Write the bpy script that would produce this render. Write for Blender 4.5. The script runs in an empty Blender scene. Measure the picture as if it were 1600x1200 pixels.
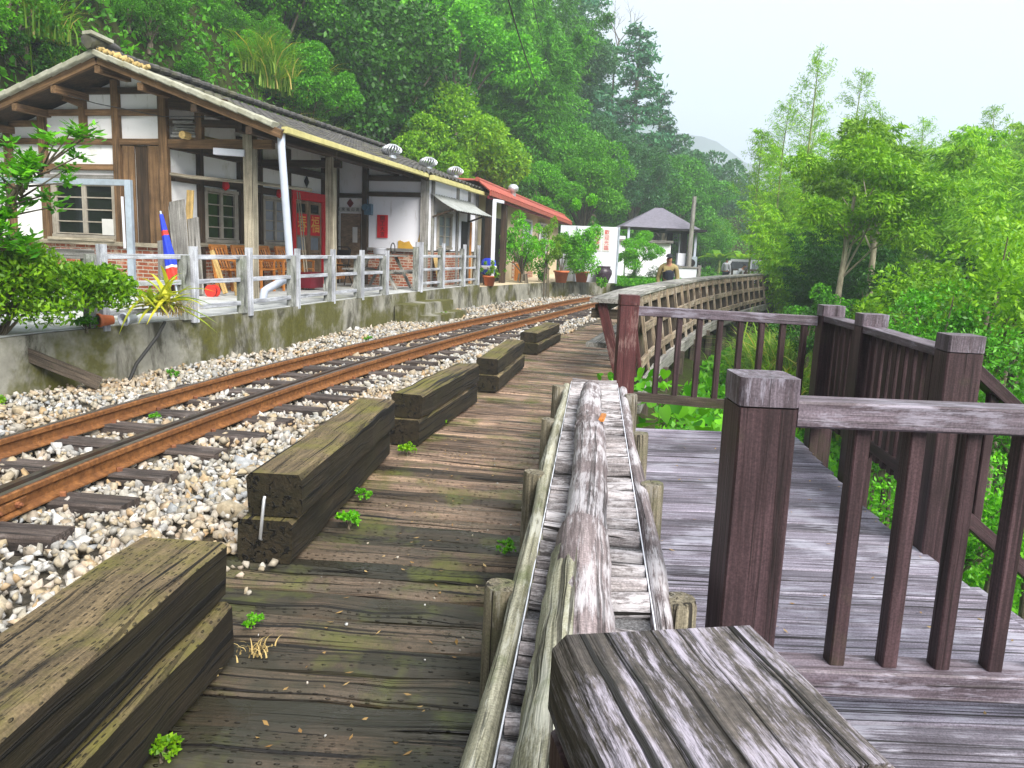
import bpy, math, random
import numpy as np
from mathutils import Vector, Matrix, Quaternion

# ------------------------------------------------------------------ camera, sky, sun, exposure
S = bpy.context.scene
COL = S.collection
R = math.radians
PITCH, ROLL = R(9.64), R(2.3)
cd = bpy.data.cameras.new('camera'); cam = bpy.data.objects.new('camera', cd); COL.objects.link(cam)
cd.sensor_width = 36; cd.lens = 1230 / 1600 * 36; cd.clip_start = 0.02; cd.clip_end = 1500
cam.location = (0, 0, 1.42)
cam.rotation_euler = (Matrix.Rotation(R(90) - PITCH, 4, 'X') @ Matrix.Rotation(ROLL, 4, 'Z')).to_euler()
S.camera = cam
w = bpy.data.worlds.new('World'); S.world = w; w.use_nodes = True
nt = w.node_tree; nt.nodes.clear()
sky = nt.nodes.new('ShaderNodeTexSky'); sky.sky_type = 'NISHITA'; sky.sun_disc = False
SUN_EL, SUN_AZ = R(43), R(150)          # azimuth clockwise from +Y: behind the camera, over the valley on the right
sky.sun_elevation = SUN_EL; sky.sun_rotation = SUN_AZ
sky.dust_density = 3.0; sky.air_density = 1.0; sky.ozone_density = 1.0
hs = nt.nodes.new('ShaderNodeHueSaturation'); hs.inputs['Saturation'].default_value = 0.35
mixw = nt.nodes.new('ShaderNodeMix'); mixw.data_type = 'RGBA'; mixw.inputs[0].default_value = 0.72
tc = nt.nodes.new('ShaderNodeTexCoord'); sx = nt.nodes.new('ShaderNodeSeparateXYZ'); cr = nt.nodes.new('ShaderNodeMapRange'); gm = nt.nodes.new('ShaderNodeMix'); gm.data_type = 'RGBA'
cr.inputs[1].default_value = 0.02; cr.inputs[2].default_value = 0.38
nt.links.new(tc.outputs['Generated'], sx.inputs[0]); nt.links.new(sx.outputs[2], cr.inputs[0]); nt.links.new(cr.outputs[0], gm.inputs[0])
gm.inputs[6].default_value = (8.6, 10.4, 13.6, 1); gm.inputs[7].default_value = (12.0, 12.3, 12.9, 1)     # the even overcast layer, bluer towards the horizon
nt.links.new(gm.outputs[2], mixw.inputs[7])
bg = nt.nodes.new('ShaderNodeBackground'); bg.inputs['Strength'].default_value = 0.048
ow = nt.nodes.new('ShaderNodeOutputWorld')
nt.links.new(sky.outputs[0], hs.inputs['Color']); nt.links.new(hs.outputs[0], mixw.inputs[6])
nt.links.new(mixw.outputs[2], bg.inputs['Color']); nt.links.new(bg.outputs[0], ow.inputs[0])
sd = bpy.data.lights.new('sun', 'SUN'); sun = bpy.data.objects.new('sun', sd); COL.objects.link(sun)
sd.energy = 3.7; sd.angle = R(38); sd.color = (1, 0.95, 0.87)
sdir = Vector((math.sin(SUN_AZ) * math.cos(SUN_EL), math.cos(SUN_AZ) * math.cos(SUN_EL), math.sin(SUN_EL)))
sun.rotation_euler = (-sdir).to_track_quat('-Z', 'Y').to_euler(); sun.location = (10, -10, 30)
S.view_settings.view_transform = 'Standard'; S.view_settings.look = 'None'
S.view_settings.gamma = 1; S.view_settings.exposure = 1.32
S.render.engine = 'CYCLES'
S.cycles.max_bounces = 5; S.cycles.diffuse_bounces = 2; S.cycles.glossy_bounces = 2; S.cycles.transmission_bounces = 3
S.cycles.volume_bounces = 1; S.cycles.transparent_max_bounces = 4; S.cycles.use_denoising = True
S.cycles.caustics_reflective = False; S.cycles.caustics_refractive = False

rnd = random.Random(7)
NP = np.random.default_rng(11)

# ------------------------------------------------------------------ node helpers and materials
class NT:
    def __init__(s, name):
        s.m = bpy.data.materials.new(name); s.m.use_nodes = True
        s.t = s.m.node_tree; s.t.nodes.clear()
        s.out = s.t.nodes.new('ShaderNodeOutputMaterial')
    def n(s, typ, ins=None, **props):
        nd = s.t.nodes.new('ShaderNode' + typ)
        for k, v in props.items(): setattr(nd, k, v)
        for k, v in (ins or {}).items(): s.put(nd.inputs[k], v)
        return nd
    def put(s, sock, v):
        if isinstance(v, bpy.types.NodeSocket): s.t.links.new(v, sock)
        elif isinstance(v, (tuple, list)) and len(v) == 3 and sock.type == 'RGBA': sock.default_value = (*v, 1)
        else: sock.default_value = v
    def noise(s, vec, scale=1.0, detail=3, rough=0.55, dist=0.0):
        return s.n('TexNoise', {'Vector': vec, 'Scale': scale, 'Detail': detail, 'Roughness': rough, 'Distortion': dist}).outputs[0]
    def scl(s, vec, k):
        return s.n('VectorMath', {0: vec, 1: k}, operation='MULTIPLY').outputs[0]
    def addv(s, a, b):
        return s.n('VectorMath', {0: a, 1: b}, operation='ADD').outputs[0]
    def ramp(s, fac, a, b, lo=0.0, hi=1.0):
        return s.n('MapRange', {0: fac, 1: a, 2: b, 3: lo, 4: hi}, clamp=True).outputs[0]
    def mix(s, f, a, b):
        nd = s.n('Mix', data_type='RGBA'); s.put(nd.inputs[0], f); s.put(nd.inputs[6], a); s.put(nd.inputs[7], b); return nd.outputs[2]
    def math(s, op, a, b=0.0):
        return s.n('Math', {0: a, 1: b}, operation=op).outputs[0]
    def mul(s, col, f):
        nd = s.n('VectorMath', {0: col}, operation='SCALE'); s.put(nd.inputs['Scale'], f); return nd.outputs[0]
    def bump(s, h, strength=0.5, dist=0.01):
        return s.n('Bump', {'Height': h, 'Strength': strength, 'Distance': dist}).outputs[0]
    def pbr(s, col, rough=0.7, normal=None, spec=0.3, metal=0.0):
        p = s.n('BsdfPrincipled', {'Base Color': col, 'Roughness': rough, 'Metallic': metal, 'Specular IOR Level': spec})
        if normal is not None: s.put(p.inputs['Normal'], normal)
        s.t.links.new(p.outputs[0], s.out.inputs['Surface']); return p
    def grain(s):
        a = s.n('Attribute', attribute_name='grain').outputs['Vector']
        r = s.n('ObjectInfo').outputs['Random']
        return s.addv(a, s.n('CombineXYZ', {0: s.math('MULTIPLY', r, 31.0), 1: s.math('MULTIPLY', r, 17.0), 2: 0.0}).outputs[0])
    def isl(s): return s.n('NewGeometry').outputs['Random Per Island']
    def pos(s): return s.n('NewGeometry').outputs['Position']
    def nz(s): return s.n('SeparateXYZ', {0: s.n('NewGeometry').outputs['Normal']}).outputs[2]

def wood(name, c1, c2, dark=(0.012, 0.01, 0.009), along=1.6, across=26, crack=0.8, moss=0.0, mosscol=(0.05, 0.075, 0.012), ckt=0.60,
         pale=0.0, palecol=(0.45, 0.42, 0.44), var=0.3, rough=0.8, bump=0.6, wet=0.0, side=1.0, pits=0.0, zone=None):
    t = NT(name); g = t.grain(); p = t.pos()
    m = t.scl(g, (along, across, across))
    n1 = t.noise(m, 1.0, 5, 0.68, 0.6)
    n2 = t.noise(t.scl(g, (along * 0.45, across * 1.5, across * 1.5)), 1.0, 3, 0.5, 0.9)
    n5 = t.noise(g, 2.6, 3, 0.6)
    col = t.mix(t.ramp(n1, 0.33, 0.66), c1, c2)
    col = t.mul(col, t.ramp(n5, 0.3, 0.72, 0.7, 1.3))
    n6 = t.noise(t.scl(g, (along * 2.5, across * 4.2, across * 4.2)), 1.0, 3, 0.6, 0.3)
    col = t.mul(col, t.ramp(n6, 0.3, 0.7, 0.62, 1.35)); n7 = t.noise(p, 150, 2, 0.6); col = t.mul(col, t.ramp(n7, 0.32, 0.68, 0.7, 1.3))
    col = t.mul(col, t.ramp(t.isl(), 0, 1, 1 - var, 1 + var))
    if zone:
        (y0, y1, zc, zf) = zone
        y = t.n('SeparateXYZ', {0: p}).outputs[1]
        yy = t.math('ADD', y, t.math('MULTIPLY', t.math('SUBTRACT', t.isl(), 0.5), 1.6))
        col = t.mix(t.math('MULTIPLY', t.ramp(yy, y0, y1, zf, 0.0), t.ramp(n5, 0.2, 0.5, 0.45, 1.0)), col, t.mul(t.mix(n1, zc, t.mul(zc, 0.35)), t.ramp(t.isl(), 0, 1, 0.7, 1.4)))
    if pale > 0:
        pn = t.noise(t.addv(t.scl(g, (along * 4.5, across * 1.9, across * 1.9)), (3.1, 7.7, 1.3)), 1.0, 6, 0.8)
        pl = t.noise(p, 3.3, 3, 0.6)
        f = t.math('MULTIPLY', t.ramp(t.math('ADD', pn, t.math('MULTIPLY', t.math('SUBTRACT', pl, 0.5), 0.75)), 0.56 - 0.12 * pale, 0.66 - 0.06 * pale), min(1.0, 0.45 + 0.55 * pale))
        col = t.mix(f, col, palecol)
    if moss > 0:
        mn = t.noise(p, 2.1, 5, 0.68); up = t.ramp(t.nz(), -0.4, 0.9, 0.25, 1.0)
        col = t.mix(t.math('MULTIPLY', t.ramp(mn, 0.62 - 0.22 * moss, 0.74 - 0.12 * moss), t.math('MULTIPLY', up, 0.85)), col, t.mix(t.noise(p, 30, 3), mosscol, t.mul(mosscol, 2.0)))
    ck = t.ramp(n2, ckt, ckt + 0.075)
    col = t.mix(t.math('MULTIPLY', ck, crack), col, dark)
    h = t.math('ADD', t.math('SUBTRACT', t.math('MULTIPLY', n1, 0.55), t.math('MULTIPLY', ck, 0.9)), t.math('MULTIPLY', n6, 0.3))
    if pits > 0:
        v = t.n('TexVoronoi', {'Vector': t.scl(g, (24, 70, 70)), 'Scale': 1.0, 'Randomness': 0.55}).outputs['Distance']
        pt = t.math('MULTIPLY', t.ramp(v, 0.13, 0.24, 1.0, 0.0), t.ramp(t.nz(), 0.3, 0.8))
        col = t.mix(t.math('MULTIPLY', pt, pits), col, dark); h = t.math('SUBTRACT', h, pt)
    if side < 1.0:   # vertical faces of the old sleepers coloured darker than the tops
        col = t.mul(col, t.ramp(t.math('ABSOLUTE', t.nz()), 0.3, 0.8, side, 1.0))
    rr = rough
    if wet > 0: rr = t.ramp(t.noise(p, 1.7, 3), 0.42, 0.6, rough, rough - wet)
    t.pbr(col, rr, t.bump(h, bump, 0.012), 0.35)
    return t.m

def plain(name, c, rough=0.6, metal=0.0, var=0.15, ns=9, bump=0.15, dirt=0.0, dirtcol=(0.08, 0.07, 0.05), spec=0.3, stretch=(1, 1, 1)):
    t = NT(name); p = t.n('TexCoord').outputs['Object']; p = t.scl(p, stretch)
    n1 = t.noise(p, ns, 4, 0.6); n2 = t.noise(p, ns * 0.35, 5, 0.7)
    col = t.mul(c, t.ramp(n1, 0.3, 0.7, 1 - var, 1 + var))
    if dirt > 0: col = t.mix(t.math('MULTIPLY', t.ramp(n2, 0.45, 0.68), dirt), col, dirtcol)
    t.pbr(col, rough, t.bump(n1, bump, 0.01), spec, metal)
    return t.m

def leaf(name, ca, cb, transl=0.4, rough=0.45, cc=None, spec=0.35):
    t = NT(name); r = t.isl(); o = t.n('ObjectInfo').outputs['Random']
    col = t.mix(t.ramp(r, 0.05, 0.95), ca, cb)
    if cc: col = t.mix(t.ramp(r, 0.86, 0.9), col, cc)
    col = t.mul(col, t.ramp(o, 0, 1, 0.78, 1.25))
    col = t.mix(t.math('MULTIPLY', t.ramp(t.noise(t.n('TexCoord').outputs['Object'], 1.3, 2), 0.4, 0.65), 0.45), col, t.n('VectorMath', {0: col, 1: (1.35, 1.12, 0.7)}, operation='MULTIPLY').outputs[0])
    p = t.n('BsdfPrincipled', {'Base Color': col, 'Roughness': rough, 'Specular IOR Level': spec})
    tr = t.n('BsdfTranslucent', {'Color': t.n('VectorMath', {0: col, 1: (1.5, 1.5, 0.6)}, operation='MULTIPLY').outputs[0]})
    mx = t.n('MixShader', {0: transl, 1: p.outputs[0], 2: tr.outputs[0]})
    t.t.links.new(mx.outputs[0], t.out.inputs['Surface'])
    return t.m

M = {}
MOSSY = (0.058, 0.068, 0.012)
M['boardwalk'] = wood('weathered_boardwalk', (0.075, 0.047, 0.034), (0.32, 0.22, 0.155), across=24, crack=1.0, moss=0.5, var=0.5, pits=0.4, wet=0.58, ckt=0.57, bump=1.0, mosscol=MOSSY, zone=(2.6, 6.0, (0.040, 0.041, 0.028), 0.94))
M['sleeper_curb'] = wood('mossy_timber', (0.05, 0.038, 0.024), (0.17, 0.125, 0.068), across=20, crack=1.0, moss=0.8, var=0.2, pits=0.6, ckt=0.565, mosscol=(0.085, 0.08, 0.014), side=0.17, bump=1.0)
M['sleeper'] = wood('track_sleeper', (0.022, 0.018, 0.018), (0.085, 0.066, 0.058), across=22, crack=0.95, var=0.35, pale=0.15, palecol=(0.2, 0.17, 0.16))
M['log'] = wood('grey_log', (0.085, 0.064, 0.066), (0.24, 0.20, 0.205), along=1.1, across=30, crack=0.6, pale=0.72, palecol=(0.52, 0.50, 0.53), var=0.12, bump=0.9)
M['log_green'] = wood('greenish_log', (0.15, 0.145, 0.09), (0.36, 0.35, 0.27), along=1.3, across=32, crack=0.75, pale=0.5, palecol=(0.5, 0.5, 0.44), moss=0.25, var=0.15, bump=0.8)
M['log_post'] = wood('dark_log_post', (0.10, 0.088, 0.06), (0.24, 0.21, 0.15), across=30, crack=0.9, pale=0.2, palecol=(0.38, 0.36, 0.33), moss=0.35, var=0.2, bump=0.9)
M['rung'] = wood('grey_rung', (0.11, 0.095, 0.097), (0.36, 0.33, 0.34), along=4, across=36, crack=1.0, pale=0.6, palecol=(0.55, 0.53, 0.56), var=0.3, bump=1.0)
M['deck'] = wood('grey_purple_deck', (0.10, 0.086, 0.112), (0.27, 0.25, 0.31), along=1.0, across=34, crack=0.9, pale=0.36, palecol=(0.42, 0.42, 0.50), var=0.42, ckt=0.58, wet=0.25)
M['rail_paint'] = wood('brown_railing_paint', (0.024, 0.0135, 0.0145), (0.07, 0.040, 0.045), along=1.2, across=26, crack=0.7, var=0.12, rough=0.5, bump=0.35, moss=0.15, mosscol=(0.045, 0.05, 0.02))
M['rail_worn'] = wood('worn_railing_top', (0.032, 0.027, 0.025), (0.105, 0.09, 0.08), along=2.4, across=44, crack=1.0, pale=0.42, palecol=(0.50, 0.46, 0.56), var=0.1, rough=0.6, bump=0.9)
M['rail_top'] = wood('silvered_rail_top', (0.06, 0.042, 0.05), (0.17, 0.14, 0.17), across=26, crack=0.6, pale=0.34, palecol=(0.34, 0.32, 0.39), var=0.12, rough=0.55, bump=0.4)
M['red_post'] = wood('red_brown_post', (0.05, 0.013, 0.014), (0.095, 0.03, 0.03), across=20, crack=0.4, var=0.1, rough=0.55, bump=0.3, pale=0.05, palecol=(0.3, 0.2, 0.18))
M['bridge_wood'] = wood('bridge_timber', (0.12, 0.088, 0.06), (0.32, 0.25, 0.175), across=22, crack=0.7, var=0.25, pale=0.35, palecol=(0.42, 0.37, 0.31))
M['bridge_dark'] = wood('dark_bridge_timber', (0.032, 0.025, 0.019), (0.10, 0.078, 0.058), across=22, crack=0.7, var=0.25, moss=0.2)
M['house_wood'] = wood('old_house_timber', (0.075, 0.042, 0.02), (0.23, 0.135, 0.066), along=1.0, across=26, crack=0.75, var=0.2, bump=0.4)
M['house_dark'] = wood('dark_house_timber', (0.022, 0.014, 0.009), (0.075, 0.046, 0.026), along=1.0, across=26, crack=0.7, var=0.25, bump=0.4)
M['pale_timber'] = wood('bleached_timber', (0.2, 0.175, 0.125), (0.42, 0.37, 0.28), along=1.0, across=24, crack=0.7, var=0.15, bump=0.4)
M['grey_timber'] = wood('grey_timber', (0.12, 0.115, 0.105), (0.33, 0.32, 0.3), along=1.0, across=24, crack=0.8, var=0.25, moss=0.25)
M['fence_white'] = wood('faded_white_fence', (0.26, 0.27, 0.30), (0.48, 0.50, 0.55), along=1.2, across=16, crack=0.35, var=0.08, bump=0.3, pale=0.2, palecol=(0.62, 0.65, 0.7), dark=(0.1, 0.1, 0.1))
M['fence_old'] = wood('stained_fence_concrete', (0.11, 0.115, 0.10), (0.34, 0.35, 0.33), along=3, across=9, crack=0.8, var=0.15, moss=0.35)
M['orange_wood'] = wood('varnished_orange_wood', (0.42, 0.13, 0.022), (0.62, 0.27, 0.07), across=22, crack=0.2, var=0.25, rough=0.4, bump=0.15)
M['tan_ply'] = wood('yellow_plywood', (0.44, 0.29, 0.10), (0.58, 0.41, 0.17), across=9, crack=0.15, var=0.1, bump=0.1)
M['door_wood'] = wood('brown_door_board', (0.15, 0.10, 0.06), (0.29, 0.20, 0.13), across=12, crack=0.3, var=0.1, bump=0.15)
M['bark'] = wood('tree_bark', (0.07, 0.055, 0.035), (0.21, 0.18, 0.13), along=4, across=20, crack=0.7, var=0.2)
M['bark_pale'] = wood('pale_bark', (0.25, 0.22, 0.15), (0.42, 0.38, 0.28), along=4, across=20, crack=0.4, var=0.2)
M['culm'] = wood('bamboo_culm', (0.10, 0.17, 0.035), (0.24, 0.28, 0.08), along=3, across=6, crack=0.1, var=0.3, rough=0.4, bump=0.05)
M['steel'] = plain('galvanised_steel', (0.38, 0.45, 0.52), 0.45, 0.2, dirt=0.4, dirtcol=(0.2, 0.2, 0.2))
M['pvc'] = plain('grey_plastic_pipe', (0.52, 0.57, 0.68), 0.35, var=0.06, bump=0.02, dirt=0.2, dirtcol=(0.3, 0.3, 0.3))
M['white'] = plain('white_paint', (0.72, 0.74, 0.82), 0.6, var=0.05, dirt=0.12, dirtcol=(0.4, 0.4, 0.42))
M['black'] = plain('black_metal', (0.012, 0.012, 0.013), 0.5)
M['zinc'] = plain('bright_zinc', (0.62, 0.64, 0.68), 0.35, 0.6, var=0.12)
M['glass'] = plain('dark_window_glass', (0.012, 0.016, 0.014), 0.08, var=0.3, ns=3, bump=0.02, spec=0.6)
M['frosted'] = plain('frosted_glass', (0.2, 0.225, 0.26), 0.25, var=0.15, ns=4, bump=0.02)
M['sash'] = plain('grey_window_frame', (0.34, 0.31, 0.26), 0.7, dirt=0.5, dirtcol=(0.16, 0.12, 0.08))
M['red_paper'] = plain('red_paper', (0.62, 0.012, 0.022), 0.7, var=0.12)
M['dark_red'] = plain('maroon_paint', (0.15, 0.008, 0.02), 0.6)
M['gold'] = plain('gold_lettering', (0.75, 0.42, 0.07), 0.5)
M['ink'] = plain('black_ink', (0.012, 0.01, 0.012), 0.7)
M['paper'] = plain('pale_paper', (0.62, 0.62, 0.6), 0.8, var=0.06)
M['ochre'] = plain('ochre_bare_plaster', (0.56, 0.33, 0.05), 0.9, var=0.12)
M['terracotta'] = plain('terracotta_pot', (0.56, 0.15, 0.055), 0.75, var=0.12, dirt=0.25, dirtcol=(0.3, 0.18, 0.1))
M['jar'] = plain('glazed_dark_jar', (0.05, 0.035, 0.05), 0.25, var=0.2)
M['tin_red'] = plain('red_roof_sheet', (0.36, 0.085, 0.06), 0.6, var=0.2, dirt=0.55, dirtcol=(0.25, 0.07, 0.04))
M['beige'] = plain('beige_wall', (0.62, 0.52, 0.36), 0.85, var=0.08, dirt=0.15, ns=3)
M['pink_wall'] = plain('pale_pink_wall', (0.62, 0.46, 0.42), 0.85, var=0.08, ns=3)
M['purple_tile'] = plain('grey_shingle', (0.17, 0.16, 0.20), 0.75, var=0.3, ns=22, bump=0.5, stretch=(0.4, 0.4, 3))
M['blue'] = plain('blue_cloth', (0.02, 0.05, 0.62), 0.7, var=0.15)
M['blue_grey'] = plain('blue_grey_enamel', (0.08, 0.16, 0.24), 0.4)
M['scarlet'] = plain('scarlet_cloth', (0.62, 0.045, 0.03), 0.7)
M['car_white'] = plain('white_car_paint', (0.72, 0.74, 0.78), 0.2, var=0.02, bump=0, spec=0.5)
M['rubber'] = plain('black_rubber', (0.015, 0.015, 0.016), 0.8)
M['skin'] = plain('skin', (0.42, 0.21, 0.14), 0.55, var=0.08, bump=0.02)
M['hair'] = plain('dark_cap', (0.02, 0.022, 0.03), 0.8)
M['khaki'] = plain('khaki_cloth', (0.30, 0.24, 0.11), 0.85, var=0.2)
M['dark_cloth'] = plain('dark_cloth', (0.02, 0.024, 0.04), 0.85)
M['white_cloth'] = plain('white_cloth', (0.68, 0.69, 0.75), 0.85)
M['purple_plant'] = plain('grey_granite', (0.3, 0.3, 0.32), 0.8)
M['wire'] = plain('cable_sheath', (0.03, 0.03, 0.03), 0.6)
M['straw'] = plain('dry_straw', (0.46, 0.34, 0.14), 0.9, var=0.3)
M['far_hill'] = plain('far_forest_ridge', (0.05, 0.09, 0.06), 0.95, var=0.4, ns=0.05)

def m_rust(name, c1, c2, c3):
    t = NT(name); p = t.pos()
    n1 = t.noise(p, 26, 5, 0.7); n2 = t.noise(p, 4, 4, 0.65)
    col = t.mix(t.ramp(n1, 0.35, 0.65), c1, c2); col = t.mix(t.math('MULTIPLY', t.ramp(n2, 0.45, 0.65), 0.7), col, c3)
    t.pbr(col, 0.7, t.bump(n1, 0.5, 0.004), 0.3); return t.m
M['rust'] = m_rust('rusty_rail_side', (0.10, 0.038, 0.013), (0.30, 0.13, 0.042), (0.15, 0.06, 0.022))
M['rust_bolt'] = m_rust('rusty_bolt', (0.14, 0.05, 0.03), (0.30, 0.12, 0.05), (0.10, 0.04, 0.02))
M['rail_shine'] = plain('worn_rail_head', (0.27, 0.235, 0.22), 0.3, 0.75, var=0.2, dirt=0.45, dirtcol=(0.2, 0.1, 0.05))
M['guard'] = plain('dark_guard_rail', (0.075, 0.062, 0.055), 0.45, 0.4, var=0.3, dirt=0.5, dirtcol=(0.14, 0.07, 0.03))

def m_stone():
    t = NT('ballast_stone'); r = t.isl(); p = t.pos()
    rp = t.n('ValToRGB', {0: r}); e = rp.color_ramp.elements
    cols = [(0, (0.62, 0.60, 0.55)), (0.2, (0.42, 0.40, 0.35)), (0.34, (0.52, 0.44, 0.30)), (0.5, (0.36, 0.36, 0.35)), (0.62, (0.66, 0.64, 0.62)), (0.74, (0.50, 0.36, 0.20)), (0.84, (0.36, 0.38, 0.40)), (0.92, (0.72, 0.72, 0.71))]
    e[0].position, e[0].color = cols[0][0], (*cols[0][1], 1); e[1].position, e[1].color = cols[1][0], (*cols[1][1], 1)
    for q, c in cols[2:]:
        k = e.new(q); k.color = (*c, 1)
    n = t.noise(p, 42, 4, 0.65); n2 = t.noise(p, 1.1, 3)
    col = t.mul(rp.outputs[0], t.ramp(n, 0.3, 0.7, 0.5, 0.95))
    col = t.mix(t.math('MULTIPLY', t.ramp(n2, 0.45, 0.68), 0.55), col, t.n('VectorMath', {0: col, 1: (1.05, 0.78, 0.48)}, operation='MULTIPLY').outputs[0])
    t.pbr(col, 0.8, t.bump(n, 0.35, 0.006), 0.25); return t.m
M['stone'] = m_stone()

def m_ground(name, c1, c2, c3, s=2.0):
    t = NT(name); p = t.pos(); a = t.noise(p, s, 6, 0.7); b = t.noise(p, s * 9, 4, 0.6)
    col = t.mix(t.ramp(a, 0.4, 0.62), c1, c2); col = t.mix(t.math('MULTIPLY', t.ramp(b, 0.5, 0.65), 0.7), col, c3)
    t.pbr(col, 0.95, t.bump(b, 0.6, 0.03), 0.1); return t.m
M['soil'] = m_ground('leafy_soil', (0.035, 0.05, 0.012), (0.03, 0.026, 0.014), (0.05, 0.085, 0.015))
M['bed'] = m_ground('dark_ballast_bed', (0.10, 0.09, 0.075), (0.16, 0.14, 0.11), (0.05, 0.05, 0.035), 8)
M['gravel_fill'] = m_ground('grey_gravel_fill', (0.13, 0.13, 0.135), (0.38, 0.38, 0.40), (0.035, 0.035, 0.038), 110)

def m_concrete(name, base, floor=False):
    t = NT(name); p = t.pos()
    n1 = t.noise(p, 3.2, 6, 0.7); n2 = t.noise(t.scl(p, (2.4, 2.4, 0.9)), 1.0, 6, 0.72, 0.5); n3 = t.noise(p, 24, 4, 0.6)
    col = t.mix(t.ramp(n1, 0.35, 0.65), base, t.mul(base, 0.6))
    if not floor:
        col = t.mix(t.math('MULTIPLY', t.ramp(n2, 0.48, 0.6), 0.85), col, (0.045, 0.042, 0.026))
        n4 = t.noise(t.addv(p, (5, 3, 9)), 1.15, 5, 0.65)
        col = t.mix(t.math('MULTIPLY', t.ramp(n4, 0.45, 0.58), 0.9), col, t.mix(n3, (0.035, 0.042, 0.010), (0.14, 0.13, 0.02)))
    else:
        n4 = t.noise(t.addv(p, (5, 3, 9)), 0.9, 5, 0.65)
        col = t.mix(t.math('MULTIPLY', t.ramp(n4, 0.54, 0.68), 0.6), col, (0.22, 0.23, 0.06))
    t.pbr(col, 0.9, t.bump(n3, 0.5, 0.01), 0.2); return t.m
M['concrete'] = m_concrete('stained_concrete', (0.36, 0.35, 0.30))
M['pave'] = m_concrete('platform_paving', (0.58, 0.60, 0.60), True)

def m_plaster(name, base, stain, lo=0.52):
    t = NT(name); p = t.pos(); n1 = t.noise(p, 1.9, 6, 0.72); n3 = t.noise(p, 30, 3)
    z = t.n('SeparateXYZ', {0: p}).outputs[2]
    col = t.mix(t.math('MULTIPLY', t.ramp(n1, lo, lo + 0.2), 0.75), base, stain)
    n2 = t.noise(t.scl(p, (9, 9, 2)), 1, 5, 0.7)
    col = t.mix(t.math('MULTIPLY', t.ramp(n2, 0.6, 0.72), 0.35), col, (0.24, 0.22, 0.17))
    t.pbr(col, 0.9, t.bump(n3, 0.12, 0.006), 0.2); return t.m
M['plaster'] = m_plaster('white_plaster', (0.88, 0.89, 0.96), (0.6, 0.6, 0.55), 0.6)
M['plaster_old'] = m_plaster('stained_plaster', (0.90, 0.89, 0.90), (0.52, 0.51, 0.38), 0.56)

def m_brick():
    t = NT('red_brick'); g = t.n('Attribute', attribute_name='grain').outputs['Vector']
    b = t.n('TexBrick', {'Vector': g, 'Color1': (0.40, 0.115, 0.055, 1), 'Color2': (0.24, 0.07, 0.04, 1), 'Mortar': (0.46, 0.42, 0.35, 1), 'Scale': 1.0,
                         'Mortar Size': 0.008, 'Brick Width': 0.2, 'Row Height': 0.062, 'Bias': 0.0})
    n = t.noise(t.pos(), 5, 5, 0.7); n2 = t.noise(t.pos(), 40, 3)
    col = t.mix(t.math('MULTIPLY', t.ramp(n, 0.5, 0.64), 0.8), b.outputs['Color'], (0.52, 0.43, 0.33))
    col = t.mul(col, t.ramp(n2, 0.3, 0.7, 0.75, 1.2))
    t.pbr(col, 0.9, t.bump(b.outputs['Fac'], -0.5, 0.01), 0.2); return t.m
M['brick'] = m_brick()

def m_tile():
    t = NT('black_roof_tile'); p = t.pos(); n = t.noise(p, 7, 5, 0.7); n2 = t.noise(p, 1.2, 4, 0.65)
    col = t.mix(t.ramp(n, 0.35, 0.65), (0.035, 0.034, 0.034), (0.12, 0.115, 0.11)); col = t.mix(t.math('MULTIPLY', t.ramp(n2, 0.52, 0.66), 0.6), col, (0.12, 0.12, 0.045))
    t.pbr(col, 0.75, t.bump(n, 0.3, 0.01), 0.3); return t.m
M['tile'] = m_tile()
M['verge'] = plain('grey_verge_tile', (0.36, 0.36, 0.29), 0.85, var=0.25, dirt=0.5, dirtcol=(0.2, 0.19, 0.09))
M['gutter'] = plain('pale_yellow_gutter', (0.56, 0.51, 0.22), 0.7, var=0.12, dirt=0.4, dirtcol=(0.3, 0.28, 0.1))
M['awning'] = plain('grey_awning_sheet', (0.36, 0.38, 0.37), 0.6, 0.2, var=0.2, dirt=0.4, dirtcol=(0.13, 0.14, 0.1))

# foliage
M['lf_dark'] = leaf('dark_evergreen_leaf', (0.010, 0.052, 0.004), (0.045, 0.175, 0.009), 0.2)
M['lf_mid'] = leaf('mid_green_leaf', (0.026, 0.13, 0.004), (0.095, 0.35, 0.009), 0.26)
M['lf_bright'] = leaf('bright_green_leaf', (0.042, 0.22, 0.004), (0.15, 0.47, 0.011), 0.28)
M['lf_yellow'] = leaf('yellow_green_leaf', (0.075, 0.23, 0.005), (0.24, 0.48, 0.012), 0.3)
M['lf_bamboo'] = leaf('bamboo_leaf', (0.085, 0.27, 0.004), (0.29, 0.54, 0.010), 0.33)
M['lf_bamboo_dark'] = leaf('bamboo_leaf_painted_shade', (0.012, 0.07, 0.010), (0.04, 0.17, 0.016), 0.35)  # darker copy of the bamboo leaf, the grove's shade put into its colour
M['lf_conifer'] = leaf('conifer_needles', (0.022, 0.12, 0.065), (0.075, 0.24, 0.11), 0.28)  # teal tint puts some of the distance haze into the needle colour
M['lf_grass'] = leaf('grass_blade', (0.09, 0.24, 0.015), (0.26, 0.42, 0.05), 0.4, cc=(0.48, 0.40, 0.14))
M['lf_far'] = leaf('far_tree_leaf', (0.03, 0.12, 0.05), (0.08, 0.24, 0.085), 0.3)
M['lf_aloe'] = leaf('yellow_aloe_leaf', (0.20, 0.34, 0.02), (0.55, 0.55, 0.05), 0.3)
M['lf_cover'] = leaf('ground_cover_leaf', (0.04, 0.23, 0.004), (0.15, 0.48, 0.012), 0.4)
M['lf_litter'] = leaf('dry_leaf_litter', (0.20, 0.11, 0.03), (0.40, 0.28, 0.12), 0.1)

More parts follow.
